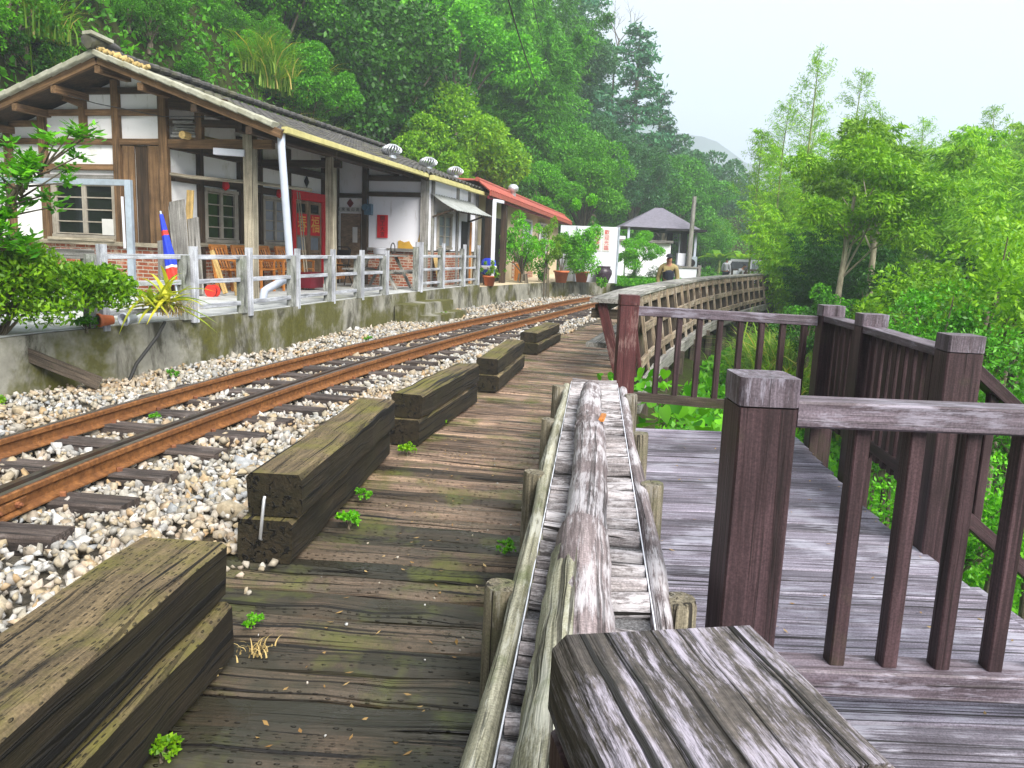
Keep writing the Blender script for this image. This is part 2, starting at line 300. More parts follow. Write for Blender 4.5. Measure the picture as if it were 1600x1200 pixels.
# ------------------------------------------------------------------ mesh builders
V3 = Vector
class MB:
    """collects shapes in world coordinates; build() links them as one mesh"""
    def __init__(s): s.v = []; s.f = []; s.g = []; s.sm = []; s.mi = []; s.cur = 0
    def add(s, vs, fs, gs=None, smooth=False):
        b = len(s.v); s.v += [tuple(p) for p in vs]; s.g += [tuple(q) for q in (gs or vs)]
        for f in fs: s.f.append(tuple(b + i for i in f)); s.sm.append(smooth); s.mi.append(s.cur)
        return s
    def beam(s, p0, p1, w, h, up=(0, 0, 1), seg=1, jit=0.0, ch=0.004, taper=1.0):
        p0, p1 = V3(p0), V3(p1); d = p1 - p0; L = d.length
        if L < 1e-6: return s
        d.normalize(); up = V3(up)
        sd = d.cross(up)
        if sd.length < 1e-4: sd = d.cross(V3((0, 1, 0)))
        sd.normalize(); up = sd.cross(d).normalized()
        c = min(ch, w * 0.3, h * 0.3); a, b = w / 2, h / 2
        prof = [(-a + c, -b), (a - c, -b), (a, -b + c), (a, b - c), (a - c, b), (-a + c, b), (-a, b - c), (-a, -b + c)]
        o = (rnd.uniform(0, 40), rnd.uniform(0, 9), rnd.uniform(0, 9)); vs, gs, fs = [], [], []
        for i in range(seg + 1):
            t = i / seg; k = 1 + (taper - 1) * t; q = p0 + d * (L * t)
            for (x, y) in prof:
                jx, jy = rnd.uniform(-jit, jit), rnd.uniform(-jit, jit)
                vs.append(q + sd * (x * k + jx) + up * (y * k + jy)); gs.append((L * t + o[0], x + o[1], y + o[2]))
        for i in range(seg):
            for j in range(8):
                fs.append((i * 8 + j, i * 8 + (j + 1) % 8, (i + 1) * 8 + (j + 1) % 8, (i + 1) * 8 + j))
        fs.append(tuple(range(7, -1, -1))); fs.append(tuple(seg * 8 + j for j in range(8)))
        return s.add(vs, fs, gs)
    def box(s, c, size, rz=0.0, ch=0.003):
        cx, cy, cz = c; dx = V3((math.cos(rz), math.sin(rz), 0)) * (size[0] / 2)
        return s.beam(V3(c) - dx, V3(c) + dx, size[1], size[2], ch=ch)
    def tube(s, pts, rad, n=10, jit=0.0, cap=True, smooth=True, flat=1.0):
        pts = [V3(p) for p in pts]
        if not hasattr(rad, '__len__'): rad = [rad] * len(pts)
        o = (rnd.uniform(0, 40), rnd.uniform(0, 9), rnd.uniform(0, 9)); vs, gs, fs = [], [], []
        t0 = (pts[1] - pts[0]).normalized(); nrm = t0.orthogonal().normalized(); L = 0
        ph = [1 + rnd.uniform(-jit, jit) for _ in range(n)]
        for i, p in enumerate(pts):
            t = ((pts[min(i + 1, len(pts) - 1)] - pts[max(i - 1, 0)])).normalized()
            nrm = (nrm - t * nrm.dot(t)).normalized(); bn = t.cross(nrm)
            if i: L += (p - pts[i - 1]).length
            for j in range(n):
                a = 2 * math.pi * j / n; r = rad[i] * (ph[j] + rnd.uniform(-jit, jit) * 0.5)
                vs.append(p + nrm * (math.cos(a) * r) + bn * (math.sin(a) * r * flat)); gs.append((L + o[0], math.cos(a) * rad[i] + o[1], math.sin(a) * rad[i] + o[2]))
        for i in range(len(pts) - 1):
            for j in range(n): fs.append((i * n + j, i * n + (j + 1) % n, (i + 1) * n + (j + 1) % n, (i + 1) * n + j))
        s.add(vs, fs, gs, smooth)
        if cap:
            m = len(pts) - 1
            s.add(vs[:n], [tuple(range(n - 1, -1, -1))], gs[:n]); s.add(vs[m * n:], [tuple(range(n))], gs[m * n:])
        return s
    def lathe(s, c, prof, n=16, smooth=True):
        vs, fs = [], []; c = V3(c)
        for (r, z) in prof:
            for j in range(n):
                a = 2 * math.pi * j / n; vs.append(c + V3((math.cos(a) * r, math.sin(a) * r, z)))
        for i in range(len(prof) - 1):
            for j in range(n): fs.append((i * n + j, i * n + (j + 1) % n, (i + 1) * n + (j + 1) % n, (i + 1) * n + j))
        return s.add(vs, fs, None, smooth)
    def prism(s, poly, ext):
        """poly: list of 3-D points (planar), ext: extrusion vector"""
        n = len(poly); e = V3(ext); P = [V3(p) for p in poly]
        nn = V3((0, 0, 0))
        for i in range(n): nn += P[i].cross(P[(i + 1) % n])
        if nn.dot(e) > 0: P.reverse()
        vs = P + [p + e for p in P]
        fs = [tuple(range(n)), tuple(range(2 * n - 1, n - 1, -1))] + [(i, i + n, (i + 1) % n + n, (i + 1) % n) for i in range(n)]
        return s.add(vs, fs)
    def build(s, name, mat, parent=None, org=None):
        me = bpy.data.meshes.new(name)
        if org is None:
            if parent is not None: org = ORG.get(parent.name, (0, 0, 0))
            else:
                a = np.array(s.v); lo, hi = a.min(0), a.max(0); org = ((lo[0] + hi[0]) / 2, (lo[1] + hi[1]) / 2, lo[2])
        ox, oy, oz = org
        me.from_pydata([(x - ox, y - oy, z - oz) for x, y, z in s.v], [], s.f)
        at = me.attributes.new('grain', 'FLOAT_VECTOR', 'POINT'); at.data.foreach_set('vector', np.array(s.g, dtype=np.float32).ravel())
        me.polygons.foreach_set('use_smooth', s.sm)
        for m_ in (mat if isinstance(mat, (list, tuple)) else [mat]): me.materials.append(M[m_] if isinstance(m_, str) else m_)
        if any(s.mi): me.polygons.foreach_set('material_index', s.mi)
        me.update()
        o = bpy.data.objects.new(name, me); COL.objects.link(o)
        if parent is not None: o.parent = parent; ORG[o.name] = org
        else: o.location = org; ORG[o.name] = org
        return o
ORG = {}
def thing(name, label, cat, loc=(0, 0, 0), group=None):
    o = bpy.data.objects.new(name, None); COL.objects.link(o); o.location = loc; o.empty_display_size = 0.1
    ORG[o.name] = tuple(loc); o['label'] = label; o['category'] = cat
    if group: o['group'] = group
    return o
def tag(o, label, cat, group=None):
    o['label'] = label; o['category'] = cat
    if group: o['group'] = group
    return o
def kind(o, k): o['kind'] = k; return o
def copy_thing(root, loc, rz=0.0, scale=1.0, label=None, group=None, sz=None):
    c = root.copy(); COL.objects.link(c); c.location = loc; c.rotation_euler = (0, 0, rz)
    c.scale = (scale, scale, scale * (sz or 1.0))
    if label: c['label'] = label
    if group: c['group'] = group
    for ch in root.children:
        d = ch.copy(); COL.objects.link(d); d.parent = c
        for g in ch.children:
            e = g.copy(); COL.objects.link(e); e.parent = d
    return c
def np_mesh(name, v, f, mat, parent=None, loc=(0, 0, 0), smooth=False):
    """v (N,3), f (M,k) arrays -> one mesh object"""
    me = bpy.data.meshes.new(name); k = f.shape[1]
    me.vertices.add(len(v)); me.vertices.foreach_set('co', np.ascontiguousarray(v, dtype=np.float32).ravel())
    me.loops.add(f.size); me.loops.foreach_set('vertex_index', np.ascontiguousarray(f, dtype=np.int32).ravel())
    me.polygons.add(len(f)); me.polygons.foreach_set('loop_start', np.arange(0, f.size, k, dtype=np.int32))
    me.update(calc_edges=True)
    if smooth: me.polygons.foreach_set('use_smooth', np.ones(len(f), dtype=bool))
    me.materials.append(M[mat]); o = bpy.data.objects.new(name, me); COL.objects.link(o)
    o.location = loc
    if parent is not None: o.parent = parent
    return o
def nrmz(a): return a / np.maximum(np.linalg.norm(a, axis=1, keepdims=True), 1e-9)
def leaf_quads(C, L, W, d=None, upb=0.6, fold=0.15, rng=NP):
    n = len(C); L = np.broadcast_to(L, (n,))[:, None]; W = np.broadcast_to(W, (n,))[:, None]
    if d is None: d = nrmz(rng.normal(size=(n, 3)) + np.array([0, 0, -0.25]))
    nn = nrmz(rng.normal(size=(n, 3)) + np.array([0, 0, upb * 2]))
    wv = nrmz(np.cross(d, nn)); nn = np.cross(wv, d)
    v = np.stack([C - d * L * 0.5, C + wv * W * 0.5 - nn * W * fold - d * L * 0.06, C + d * L * 0.5 - nn * L * 0.08, C - wv * W * 0.5 - nn * W * fold - d * L * 0.06], 1).reshape(-1, 3)
    return v, np.arange(4 * n).reshape(n, 4)

# ------------------------------------------------------------------ the track's own coordinates
def spline(pts, step=0.25):
    P = [V3(p) for p in pts]; out = []
    for i in range(len(P) - 1):
        a, b, c, d = P[max(i - 1, 0)], P[i], P[i + 1], P[min(i + 2, len(P) - 1)]
        n = max(2, int((c - b).length / step))
        for k in range(n):
            t = k / n; t2, t3 = t * t, t * t * t
            out.append(0.5 * ((2 * b) + (c - a) * t + (2 * a - 5 * b + 4 * c - d) * t2 + (3 * b - a - 3 * c + d) * t3))
    out.append(P[-1]); return out
TRK = spline([(-2.9, -6, 0), (-3.0, -2, 0), (-3.03, 1, 0), (-2.97, 3, 0), (-2.77, 5, 0), (-2.22, 8, 0), (-1.45, 11, 0), (-0.58, 14, 0), (0.36, 17, 0), (1.58, 20.9, 0), (2.75, 24, 0), (5.7, 30, 0), (9.0, 35.5, 0), (12.2, 40, 0), (16, 45, 0), (20.5, 49.5, 0), (28, 55, 0), (40, 60, 0)])
TA = np.array([tuple(p) for p in TRK]); TD = nrmz(np.gradient(TA, axis=0)); TN = np.stack([TD[:, 1], -TD[:, 0], 0 * TD[:, 0]], 1)   # right-hand normal
TL = np.concatenate([[0], np.cumsum(np.linalg.norm(np.diff(TA, axis=0), axis=1))])
def trk(l, s=0.0, z=0.0):
    p = np.array([np.interp(l, TL, TA[:, k]) for k in range(3)]); n = np.array([np.interp(l, TL, TN[:, k]) for k in range(3)])
    q = p + n * s; return V3((q[0], q[1], z))
def trk_y(y): return float(np.interp(y, TA[:, 1], TL))
def lat(X, Y):
    """signed distance to the track centre (right positive)"""
    X = np.asarray(X, float); Y = np.asarray(Y, float); best = np.full(X.shape, 1e9); sg = np.zeros(X.shape)
    for i in range(0, len(TA), 4):
        dx, dy = X - TA[i, 0], Y - TA[i, 1]; d = np.hypot(dx, dy); m = d < best
        best = np.where(m, d, best); sg = np.where(m, dx * TN[i, 0] + dy * TN[i, 1], sg)
    return np.where(sg >= 0, best, -best)
def offs(pts, dist):
    """polyline shifted sideways (to the right for positive dist)"""
    A = np.array([tuple(p) for p in pts]); D = nrmz(np.gradient(A, axis=0)); Nn = np.stack([D[:, 1], -D[:, 0], 0 * D[:, 0]], 1)
    return [V3(tuple(q)) for q in A + Nn * dist]

# ------------------------------------------------------------------ terrain
def sstep(a, b, x):
    t = np.clip((x - a) / (b - a), 0, 1); return t * t * (3 - 2 * t)
def lump(X, Y):
    return 0.5 * np.sin(X * 0.9 + 1.3 * np.sin(Y * 0.37)) + 0.5 * np.sin(Y * 0.71 + 1.7 * np.sin(X * 0.43 + 2))
def ground_z(X, Y):
    X = np.asarray(X, float); Y = np.asarray(Y, float); s = lat(X, Y)
    far = sstep(34, 62, Y)
    hh = 30 * (1 - far) + 9 * far
    base = 8.5 + 3.0 * sstep(26, 34, Y)
    d = np.maximum(-s - base + 0.5 * np.sin(Y * 0.21), 0)
    hill = 3.8 * sstep(0, 1.8, d) * (1 - .7 * far) + hh * (1 - np.exp(-d / 17.0)) + np.minimum(d, 2) * 0.35 * lump(X, Y)
    r = np.maximum(s - 2.0, 0)
    drop = 0.32 * np.minimum(r, 3.5) + 0.5 * np.clip(r - 3.5, 0, 4.0) + 0.09 * np.clip(r - 7.5, 0, 10) + 0.25 * sstep(0, 2, r) * (0.6 + 0.4 * lump(X, Y)) + 0.25 * sstep(0, 0.3, r)
    fr = sstep(46, 60, Y) * sstep(20, 6, np.abs(X - 15))
    return -0.14 + hill - drop * (1 - 0.8 * fr)
xs = np.concatenate([[-650, -400, -250, -150, -100, -80], np.arange(-66, 70, 0.8), [80, 100, 140, 220, 400, 650]])
ys = np.concatenate([[-120, -60, -30], np.arange(-16, 100, 0.8), [110, 130, 170, 260, 420, 740]])
GX, GY = np.meshgrid(xs, ys); GZ = ground_z(GX, GY)
nx, ny = len(xs), len(ys); ii = np.arange(nx * ny).reshape(ny, nx)
gf = np.stack([ii[:-1, :-1], ii[:-1, 1:], ii[1:, 1:], ii[1:, :-1]], -1).reshape(-1, 4)
kind(np_mesh('ground', np.stack([GX, GY, GZ], -1).reshape(-1, 3), gf, 'soil', smooth=True), 'structure')
# far ridge fading into the cloud
rx = np.linspace(-260, 330, 90); rv, rf = [], []
for x in rx:
    top = 56 + 16 * math.sin(x * 0.013 + 0.8) + 8 * math.sin(x * 0.041) + 2.5 * math.sin(x * 0.17) - 0.10 * max(0, x - 40)
    x *= 1.7; top *= 1.3; rv += [(x, 500 + 0.1 * x, -8), (x, 550 + 0.1 * x, top * 0.6), (x, 590 + 0.1 * x, top), (x, 640 + 0.1 * x, top * 0.5), (x, 690, -8)]
for i in range(len(rx) - 1):
    for k in range(4): rf.append((i * 5 + k, (i + 1) * 5 + k, (i + 1) * 5 + k + 1, i * 5 + k + 1))
kind(np_mesh('hills', np.array(rv), np.array(rf), 'far_hill', smooth=True), 'structure')
# ballast bed under the stones
bl = np.arange(0, 46, 0.5); bv, bf = [], []
for l in bl:
    for s_ in (-2.25, -1.3, -0.6, 0.6, 1.3, 1.75): bv.append(tuple(trk(l, s_, -0.085 if abs(s_) < 1.2 else -0.07)))
for i in range(len(bl) - 1):
    for k in range(5): bf.append((i * 6 + k, i * 6 + k + 1, (i + 1) * 6 + k + 1, (i + 1) * 6 + k))
kind(np_mesh('track_bed', np.array(bv), np.array(bf), 'bed'), 'structure')

# ------------------------------------------------------------------ ballast stones (nobody could count them)
def hull_rock(seed):
    import bmesh
    r = random.Random(seed); bm = bmesh.new()
    for _ in range(10):
        q = V3((r.gauss(0, 1), r.gauss(0, 1), r.gauss(0, 1))).normalized() * r.uniform(0.40, 0.60); bm.verts.new((q.x, q.y * 0.85, q.z * 0.72))
    bmesh.ops.convex_hull(bm, input=bm.verts); bmesh.ops.triangulate(bm, faces=bm.faces)
    bm.verts.ensure_lookup_table()
    for vtx in [x for x in bm.verts if not x.link_faces]: bm.verts.remove(vtx)
    bm.verts.index_update()
    a = np.array([tuple(x.co) for x in bm.verts]); f = np.array([[x.index for x in p.verts] for p in bm.faces]); bm.free(); return a, f
ROCKS = [hull_rock(k) for k in range(14)]
def rocks(C, size):
    vs, fs, b = [], [], 0; which = NP.integers(0, len(ROCKS), len(C))
    for k, (a, f) in enumerate(ROCKS):
        id_ = np.where(which == k)[0]
        if not len(id_): continue
        q = nrmz(NP.normal(size=(len(id_), 4)) * np.array([1, 0.5, 0.5, 1])); w_, x, y, z = q.T
        Rm = np.stack([np.stack([1 - 2 * (y * y + z * z), 2 * (x * y - z * w_), 2 * (x * z + y * w_)], -1), np.stack([2 * (x * y + z * w_), 1 - 2 * (x * x + z * z), 2 * (y * z - x * w_)], -1), np.stack([2 * (x * z - y * w_), 2 * (y * z + x * w_), 1 - 2 * (x * x + y * y)], -1)], 1)
        v = np.einsum('nij,kj->nki', Rm, a) * size[id_][:, None, None] * NP.uniform(0.8, 1.25, (len(id_), 1, 3)) + C[id_][:, None, :]
        vs.append(v.reshape(-1, 3)); fs.append((f[None] + (np.arange(len(id_)) * len(a))[:, None, None]).reshape(-1, 3) + b); b += len(id_) * len(a)
    return np.concatenate(vs), np.concatenate(fs)
cs, sz = [], []
l_start = trk_y(1.2)
def scatter(l0, l1, dens, s0, s1, size, zoff):
    n = int((l1 - l0) * (s1 - s0) * dens)
    l = NP.uniform(l0, l1, n); s_ = NP.uniform(s0, s1, n)
    p = np.stack([np.interp(l, TL, TA[:, k]) for k in range(3)], 1) + np.stack([np.interp(l, TL, TN[:, k]) for k in range(3)], 1) * s_[:, None]
    si = NP.lognormal(math.log(size * .78), 0.34, n)
    mound = np.where(s_ > 0.95, 0.035, 0.0) + np.where((s_ > 1.2), 0.03, 0) + 0.015 * np.sin(l * 2.1 + s_ * 3)
    z = zoff + mound + NP.uniform(-0.012, 0.02, n)
    for q in (-0.406, 0.406): z = np.where(np.abs(s_ - q) < 0.09, np.minimum(z, -0.035), z)
    p[:, 2] = z; cs.append(p); sz.append(si)
scatter(l_start, trk_y(4.6), 700, -2.1, 1.72, 0.064, -0.03)
scatter(trk_y(4.6), trk_y(8.5), 560, -2.15, 1.6, 0.062, -0.035)
scatter(trk_y(8.5), trk_y(15), 300, -2.2, 1.5, 0.07, -0.04)
scatter(trk_y(15), trk_y(27), 120, -2.2, 1.4, 0.08, -0.04)
p = np.stack([NP.uniform(-1.5, -1.02, 46), NP.uniform(2.55, 3.3, 46), NP.uniform(.0, .02, 46)], 1); cs.append(p); sz.append(NP.uniform(.025, .06, 46))
p = np.stack([NP.uniform(-.9, .1, 30), NP.uniform(2.0, 6, 30), np.full(30, .006)], 1); cs.append(p); sz.append(NP.uniform(.008, .02, 30))
v_, f_ = rocks(np.concatenate(cs), np.concatenate(sz))
kind(np_mesh('ballast', v_, f_, 'stone'), 'stuff')['label'] = 'pale angular ballast stones between the rails and the platform wall'

# ------------------------------------------------------------------ rails and sleepers
def sweep(mb, l0, l1, s_, prof, z0=0.0, step=0.3):
    ls = np.arange(l0, l1, step); n = len(prof); vs, gs, fs = [], [], []
    for i, l in enumerate(ls):
        for (x, z) in prof: vs.append(trk(l, s_ + x, z0 + z)); gs.append((l, x * 3, z * 3))
    for i in range(len(ls) - 1):
        for j in range(n): fs.append((i * n + j, i * n + (j + 1) % n, (i + 1) * n + (j + 1) % n, (i + 1) * n + j))
    fs.append(tuple(range(n - 1, -1, -1))); fs.append(tuple((len(ls) - 1) * n + j for j in range(n)))
    return mb.add(vs, fs, gs)
RP = [(-.048, 0), (.048, 0), (.048, .009), (.012, .02), (.008, .03), (.008, .075), (.014, .082), (.026, .086), (.026, .112), (.021, .118), (-.021, .118), (-.026, .112), (-.026, .086), (-.014, .082), (-.008, .075), (-.008, .03), (-.012, .02), (-.048, .009)]
L0 = trk_y(0.6)
for s_, lab in ((-0.406, 'rusty rail on the platform side of the narrow track'), (0.406, 'rusty rail beside the timber kerb, with a bolted joint in front')):
    rt = thing('rail', lab, 'rail', tuple(trk(trk_y(8), s_)), 'rails of the narrow gauge track')
    sweep(MB(), L0, 46, s_, RP, 0.004).build('rail_body', 'rust', rt)
    sweep(MB(), L0, 46, s_, [(-.019, .1185), (.012, .1185), (.012, .1225), (-.019, .1225)], 0.004).build('running_surface', 'rail_shine', rt)
    for lj in ([trk_y(3.62)] if s_ > 0 else [trk_y(20)]):
        a, b = trk(lj - 0.3, s_ + 0.017, 0.052), trk(lj + 0.3, s_ + 0.017, 0.052)
        fp = MB().beam(a, b, 0.018, 0.05).build('fishplate', 'rust', rt)
        for k in range(4):
            q = trk(lj - 0.225 + 0.15 * k, s_ + 0.026, 0.054); d_ = trk(lj, s_ + 1, 0) - trk(lj, s_, 0)
            m = MB().tube([q, q + d_ * 0.02], 0.017, 6, smooth=False); m.tube([q + d_ * 0.02, q + d_ * 0.034], 0.009, 6)
            o = m.build('bolt', 'rust_bolt', fp, org=ORG[rt.name])
        MB().beam(trk(lj, s_ - .0262, 0.115), trk(lj, s_ + .0267, 0.115), 0.004, 0.024).build('joint_gap', 'black', rt)
gr = sweep(MB(), L0, trk_y(13.5), 0.406 - 0.088, [(-.04, 0.0), (.03, 0.0), (.03, .01), (.008, .02), (.008, .085), (.02, .09), (.02, .122), (-.022, .122), (-.022, .09), (-.006, .085), (-.006, .02), (-.04, .01)], 0.003).build('guard_rail', 'guard')
tag(gr, 'dark guard rail lying close inside the kerb side rail', 'rail')
sl_lab = {0: 'worn track sleeper under the bolted rail joint', -1: 'dark track sleeper just in front of the bolted rail joint'}
for k in range(-4, 36):
    l = trk_y(3.62) + 0.535 * k + rnd.uniform(-.03, .03); z = -0.045 + rnd.uniform(-.006, .006); a_ = rnd.uniform(-.02, .02)
    e0, e1 = -0.80 + rnd.uniform(-.05, .05), 0.84 + rnd.uniform(-.05, .05)
    m = MB().beam(trk(l - a_, e0, z), trk(l + a_, e1, z), 0.185, 0.11, seg=6, jit=0.004, ch=0.012)
    o = m.build('railway_sleeper', 'sleeper'); c = o.location
    tag(o, sl_lab.get(k, 'dark weathered sleeper laid under the two rails in the ballast'), 'sleeper', None if k in sl_lab else 'sleepers under the track')
    for q in (-0.406, 0.406):
        for side in (-1, 1):
            p = trk(l, q + side * 0.062, 0.012)
            MB().box((p.x, p.y, 0.018), (0.03, 0.022, 0.028), rnd.uniform(0, 1)).build('rail_spike', 'rust_bolt', o)

# ------------------------------------------------------------------ timber kerb: stacked old sleepers
CURB = [((-1.20, 0.55), (-1.10, 2.50), 0.30, 0.42, 'front pair'), ((-1.03, 3.36), (-0.90, 5.20), 0.25, 0.40, 'second pair'), ((-0.76, 5.58), (-0.43, 7.22), 0.23, 0.37, 'third pair'), ((-0.25, 7.85), (0.03, 9.62), 0.22, 0.34, 'fourth pair'), ((0.22, 10.95), (0.62, 12.6), 0.24, 0.30, 'farthest pair')]
for i, (a, b, wd, top, nm) in enumerate(CURB):
    h = top / 2
    for lv in (0, 1):
        off = 0.035 if lv == 0 and i == 0 else (-0.04 if lv == 0 and i == 1 else rnd.uniform(-.012, .012)); z = h * (lv + 0.5) + 0.002
        sh = 0.04 * (1 - lv)
        m = MB().beam((a[0] + off, a[1] - sh, z), (b[0] + off, b[1] + (0.02 if lv else 0.0), z), wd, h - 0.006, seg=9, jit=0.006, ch=0.016)
        o = m.build('kerb_timber', 'sleeper_curb')
        tag(o, '%s mossy sleeper of the %s along the boardwalk' % ('upper' if lv else 'lower', nm), 'kerb timber', 'stacked sleepers between track and boardwalk')
    if i == 1:
        c = MB().tube([(a[0] - 0.045, a[1] - 0.012, 0.30), (a[0] - 0.045, a[1] - 0.022, 0.29), (a[0] - 0.055, a[1] - 0.052, 0.12), (a[0] - 0.055, a[1] - 0.02, 0.1)], 0.008, 6)
        tag(c.build('timber_dog', 'zinc'), 'pale iron staple across the end of the second kerb stack', 'staple')

# ------------------------------------------------------------------ boardwalk
def fx(y): return 0.255 + 0.1 * (y - 2.2)            # axis of the log barrier
RE = spline([(fx(-1), -1, 0), (fx(1), 1, 0), (fx(3), 3, 0), (fx(5), 5, 0), (fx(6.3) + .03, 6.3, 0), (1.06, 8.0, 0), (1.8, 10.95, 0), (2.95, 14.5, 0), (4.3, 18.3, 0), (6.55, 23.5, 0), (9.2, 29, 0), (11.7, 34.5, 0), (14.6, 40, 0), (18.3, 45, 0), (24, 49.5, 0)])
rea = np.array([tuple(p) for p in RE])
def lproj(x, y):
    d = np.hypot(TA[:, 0] - x, TA[:, 1] - y); i = int(np.argmin(d)); return TL[i] + (np.array([x, y, 0]) - TA[i]) @ TD[i]
rl = np.array([lproj(p[0], p[1]) for p in rea]); rs = np.array([(np.array([p[0], p[1], 0]) - np.array(trk(l_))) @ np.array([np.interp(l_, TL, TN[:, k]) for k in range(3)]) for p, l_ in zip(rea, rl)])
mb = MB(); l = trk_y(-0.3)
while l < 58:
    wd = (rnd.uniform(.18, .235) if l < trk_y(3.6) else rnd.uniform(0.14, 0.2)) if l < 25 else 0.3; near = l < trk_y(5)
    sR = float(np.interp(l, rl, rs)); z = -0.044 + (rnd.uniform(-.012, .008) if near else rnd.uniform(-.007, .005)); a_ = rnd.uniform(-.008, .008)
    sL = 1.40 + rnd.uniform(-.05, .03) if l < trk_y(14) else 1.45
    mb.beam(trk(l + wd / 2 + a_, sL, z), trk(l + wd / 2 - a_, sR, z), wd - (rnd.uniform(.03, .055) if near else rnd.uniform(.012, .026)), 0.08, seg=9 if l < 14 else 1, jit=0.007 if near else .004, ch=0.024)
    l += wd
kind(mb.build('boardwalk', 'boardwalk'), 'structure')['label'] = 'plank boardwalk beside the track'

# ------------------------------------------------------------------ log barrier between boardwalk and deck
FY0, FY1 = 0.92, 6.05
def fp(y, o, z): return V3((fx(y) + o, y - 0.1 * o, z))
lf = thing('log_barrier', 'low weathered log barrier with a thick round log on top, between boardwalk and deck', 'log barrier', (fx(3.4), 3.4, 0))
for side, ysl in ((-1, (1.02, 2.2, 3.42, 4.58, 5.75)), (1, (1.05, 2.22, 3.36, 4.4, 5.55))):
    for y in ysl:
        r_ = rnd.uniform(.047, .056); tp = 0.43 + rnd.uniform(-.012, .012)
        m = MB().tube([fp(y, side * .262, -0.02), fp(y, side * .262, 0.2), fp(y, side * .26, tp - .015), fp(y, side * .259, tp)], [r_ * 1.03, r_, r_ * .99, r_ * .93], 16, jit=0.06)
        m.build('post', 'log_post', lf)
    pts = [fp(y, side * (.208 + .008 * math.sin(y * 2.3 + side)), 0.405 + .008 * math.sin(y * 3.1)) for y in np.arange(FY0, FY1 + .05, .25)]
    MB().tube(pts, [0.031 + .005 * math.sin(i * 1.3) for i in range(len(pts))], 12, jit=0.07).build('side_log', 'log_green' if side < 0 else 'log', lf)
    MB().tube([fp(y, side * .176, 0.436) for y in np.arange(FY0, FY1, .3)], 0.0026, 5).build('edging_strip', 'white', lf)
y = FY0 + .03; m = MB()
while y < FY1:
    r_ = rnd.uniform(.026, .044)
    m.tube([fp(y, -.172, 0.416 + rnd.uniform(-.012, .008)), fp(y, -.06, 0.41), fp(y, .06, 0.41), fp(y, .172, 0.416 + rnd.uniform(-.012, .008))], [r_, r_ * 1.05, r_, r_ * .96], 9, jit=0.1)
    y += r_ * 2 + (rnd.uniform(.028, .055) if rnd.random() < .7 else rnd.uniform(.06, .15))
m.build('rungs', 'rung', lf)
MB().beam(fp(FY0, 0, .335), fp(FY1, 0, .335), .37, .11, seg=20, jit=.004).build('gravel_fill', 'gravel_fill', lf)
for (ya, yb, ra, rb, nm) in ((0.95, 2.46, .082, .086, 0), (2.40, 4.12, .077, .08, 1), (4.06, 5.30, .078, .068, 2)):
    yy = np.linspace(ya, yb, 14)
    pts = [fp(t_, -.022 + .008 * math.sin(t_ * 2 + nm), .497 + .006 * math.sin(t_ * 3.7)) for t_ in yy]
    rr = [ra + (rb - ra) * i / 13 + .003 * math.sin(i * 1.9) for i in range(14)]
    if nm == 2: pts.append(fp(5.36, .01, .51)); rr.append(.03)
    MB().tube(pts, rr, 18, jit=0.045).build('thick_log', 'log', lf)
# split slab of bark along the near left flank of the top log
yy = np.linspace(1.02, 2.25, 12); vs, gs, fs = [], [], []
for i, t_ in enumerate(yy):
    for j in range(7):
        a = R(100 + j * 16); r_ = .104 - .018 * (i / 11) + .004 * math.sin(i * 2.1 + j)
        vs.append(fp(t_, -.024 + math.cos(a) * r_, .492 + math.sin(a) * r_ * .95)); gs.append((t_, j * .02, 0))
for i in range(11):
    for j in range(6): fs.append((i * 7 + j, i * 7 + j + 1, (i + 1) * 7 + j + 1, (i + 1) * 7 + j))
o = MB().add(vs, fs, gs, True).build('bark_slab', 'log_green', lf); md = o.modifiers.new('thick', 'SOLIDIFY'); md.thickness = 0.012
MB().beam(fp(4.02, .035, .565), fp(4.22, .05, .555), .03, .015).build('rotten_patch', 'orange_wood', lf)

# ------------------------------------------------------------------ viewing deck on the right
def dxr(y): return 2.10 if y < 4.2 else 2.10 + (y - 4.2) * 0.115
mb = MB(); y = -0.8
while y < 6.33:
    wd = rnd.uniform(.125, .15); z = -0.022 + rnd.uniform(-.003, .003)
    mb.beam((fx(y) + .02, y + wd / 2, z), (dxr(y) + rnd.uniform(0, .02), y + wd / 2, z), wd - .013, .04, seg=5, jit=.0018, ch=.005); y += wd
mb.beam((fx(6.3) + .1, 6.36, -.06), (dxr(6.3), 6.36, -.06), .04, .14)
kind(mb.build('viewing_deck', 'deck'), 'structure')['label'] = 'grey plank viewing deck beside the log barrier'
fr = thing('deck_substructure', 'dark timber joists and posts under the viewing deck', 'deck frame', (1.3, 3, -1.2))
for y in (0.2, 2.2, 4.2, 6.1):
    MB().beam((fx(y), y, -.13), (dxr(y), y, -.13), .08, .16).build('joist', 'bridge_dark', fr)
    for x in (fx(y) + .3, dxr(y) - .08): MB().beam((x, y + .1, -2.6), (x, y + .1, -.21), .12, .12).build('post', 'bridge_dark', fr)

def rail_post(par, x, y, h, rz=0.0, s=.17, mat='rail_paint', capmat='rail_paint', z0=0.0, chcap=.008):
    u = (math.sin(rz), math.cos(rz), 0)
    MB().beam((x, y, z0), (x, y, h - .085), s, s, up=u, seg=6, jit=.0012, ch=.006).build('post', mat, par)
    MB().beam((x, y, h - .083), (x, y, h - .079), s - .012, s - .012, up=u).build('post_groove', 'black', par)
    e = V3((math.sin(rz), math.cos(rz), 0)) * ((s + .003) / 2)
    if capmat == 'rail_worn': m = MB().beam(V3((x, y, h - .040)) - e, V3((x, y, h - .040)) + e, s + .003, .08, seg=5, jit=.0015, ch=chcap)
    else: m = MB().beam((x, y, h - .080), (x, y, h), s + .003, s + .003, up=u, seg=2, jit=.0012, ch=chcap)
    m.build('post_cap', capmat, par)
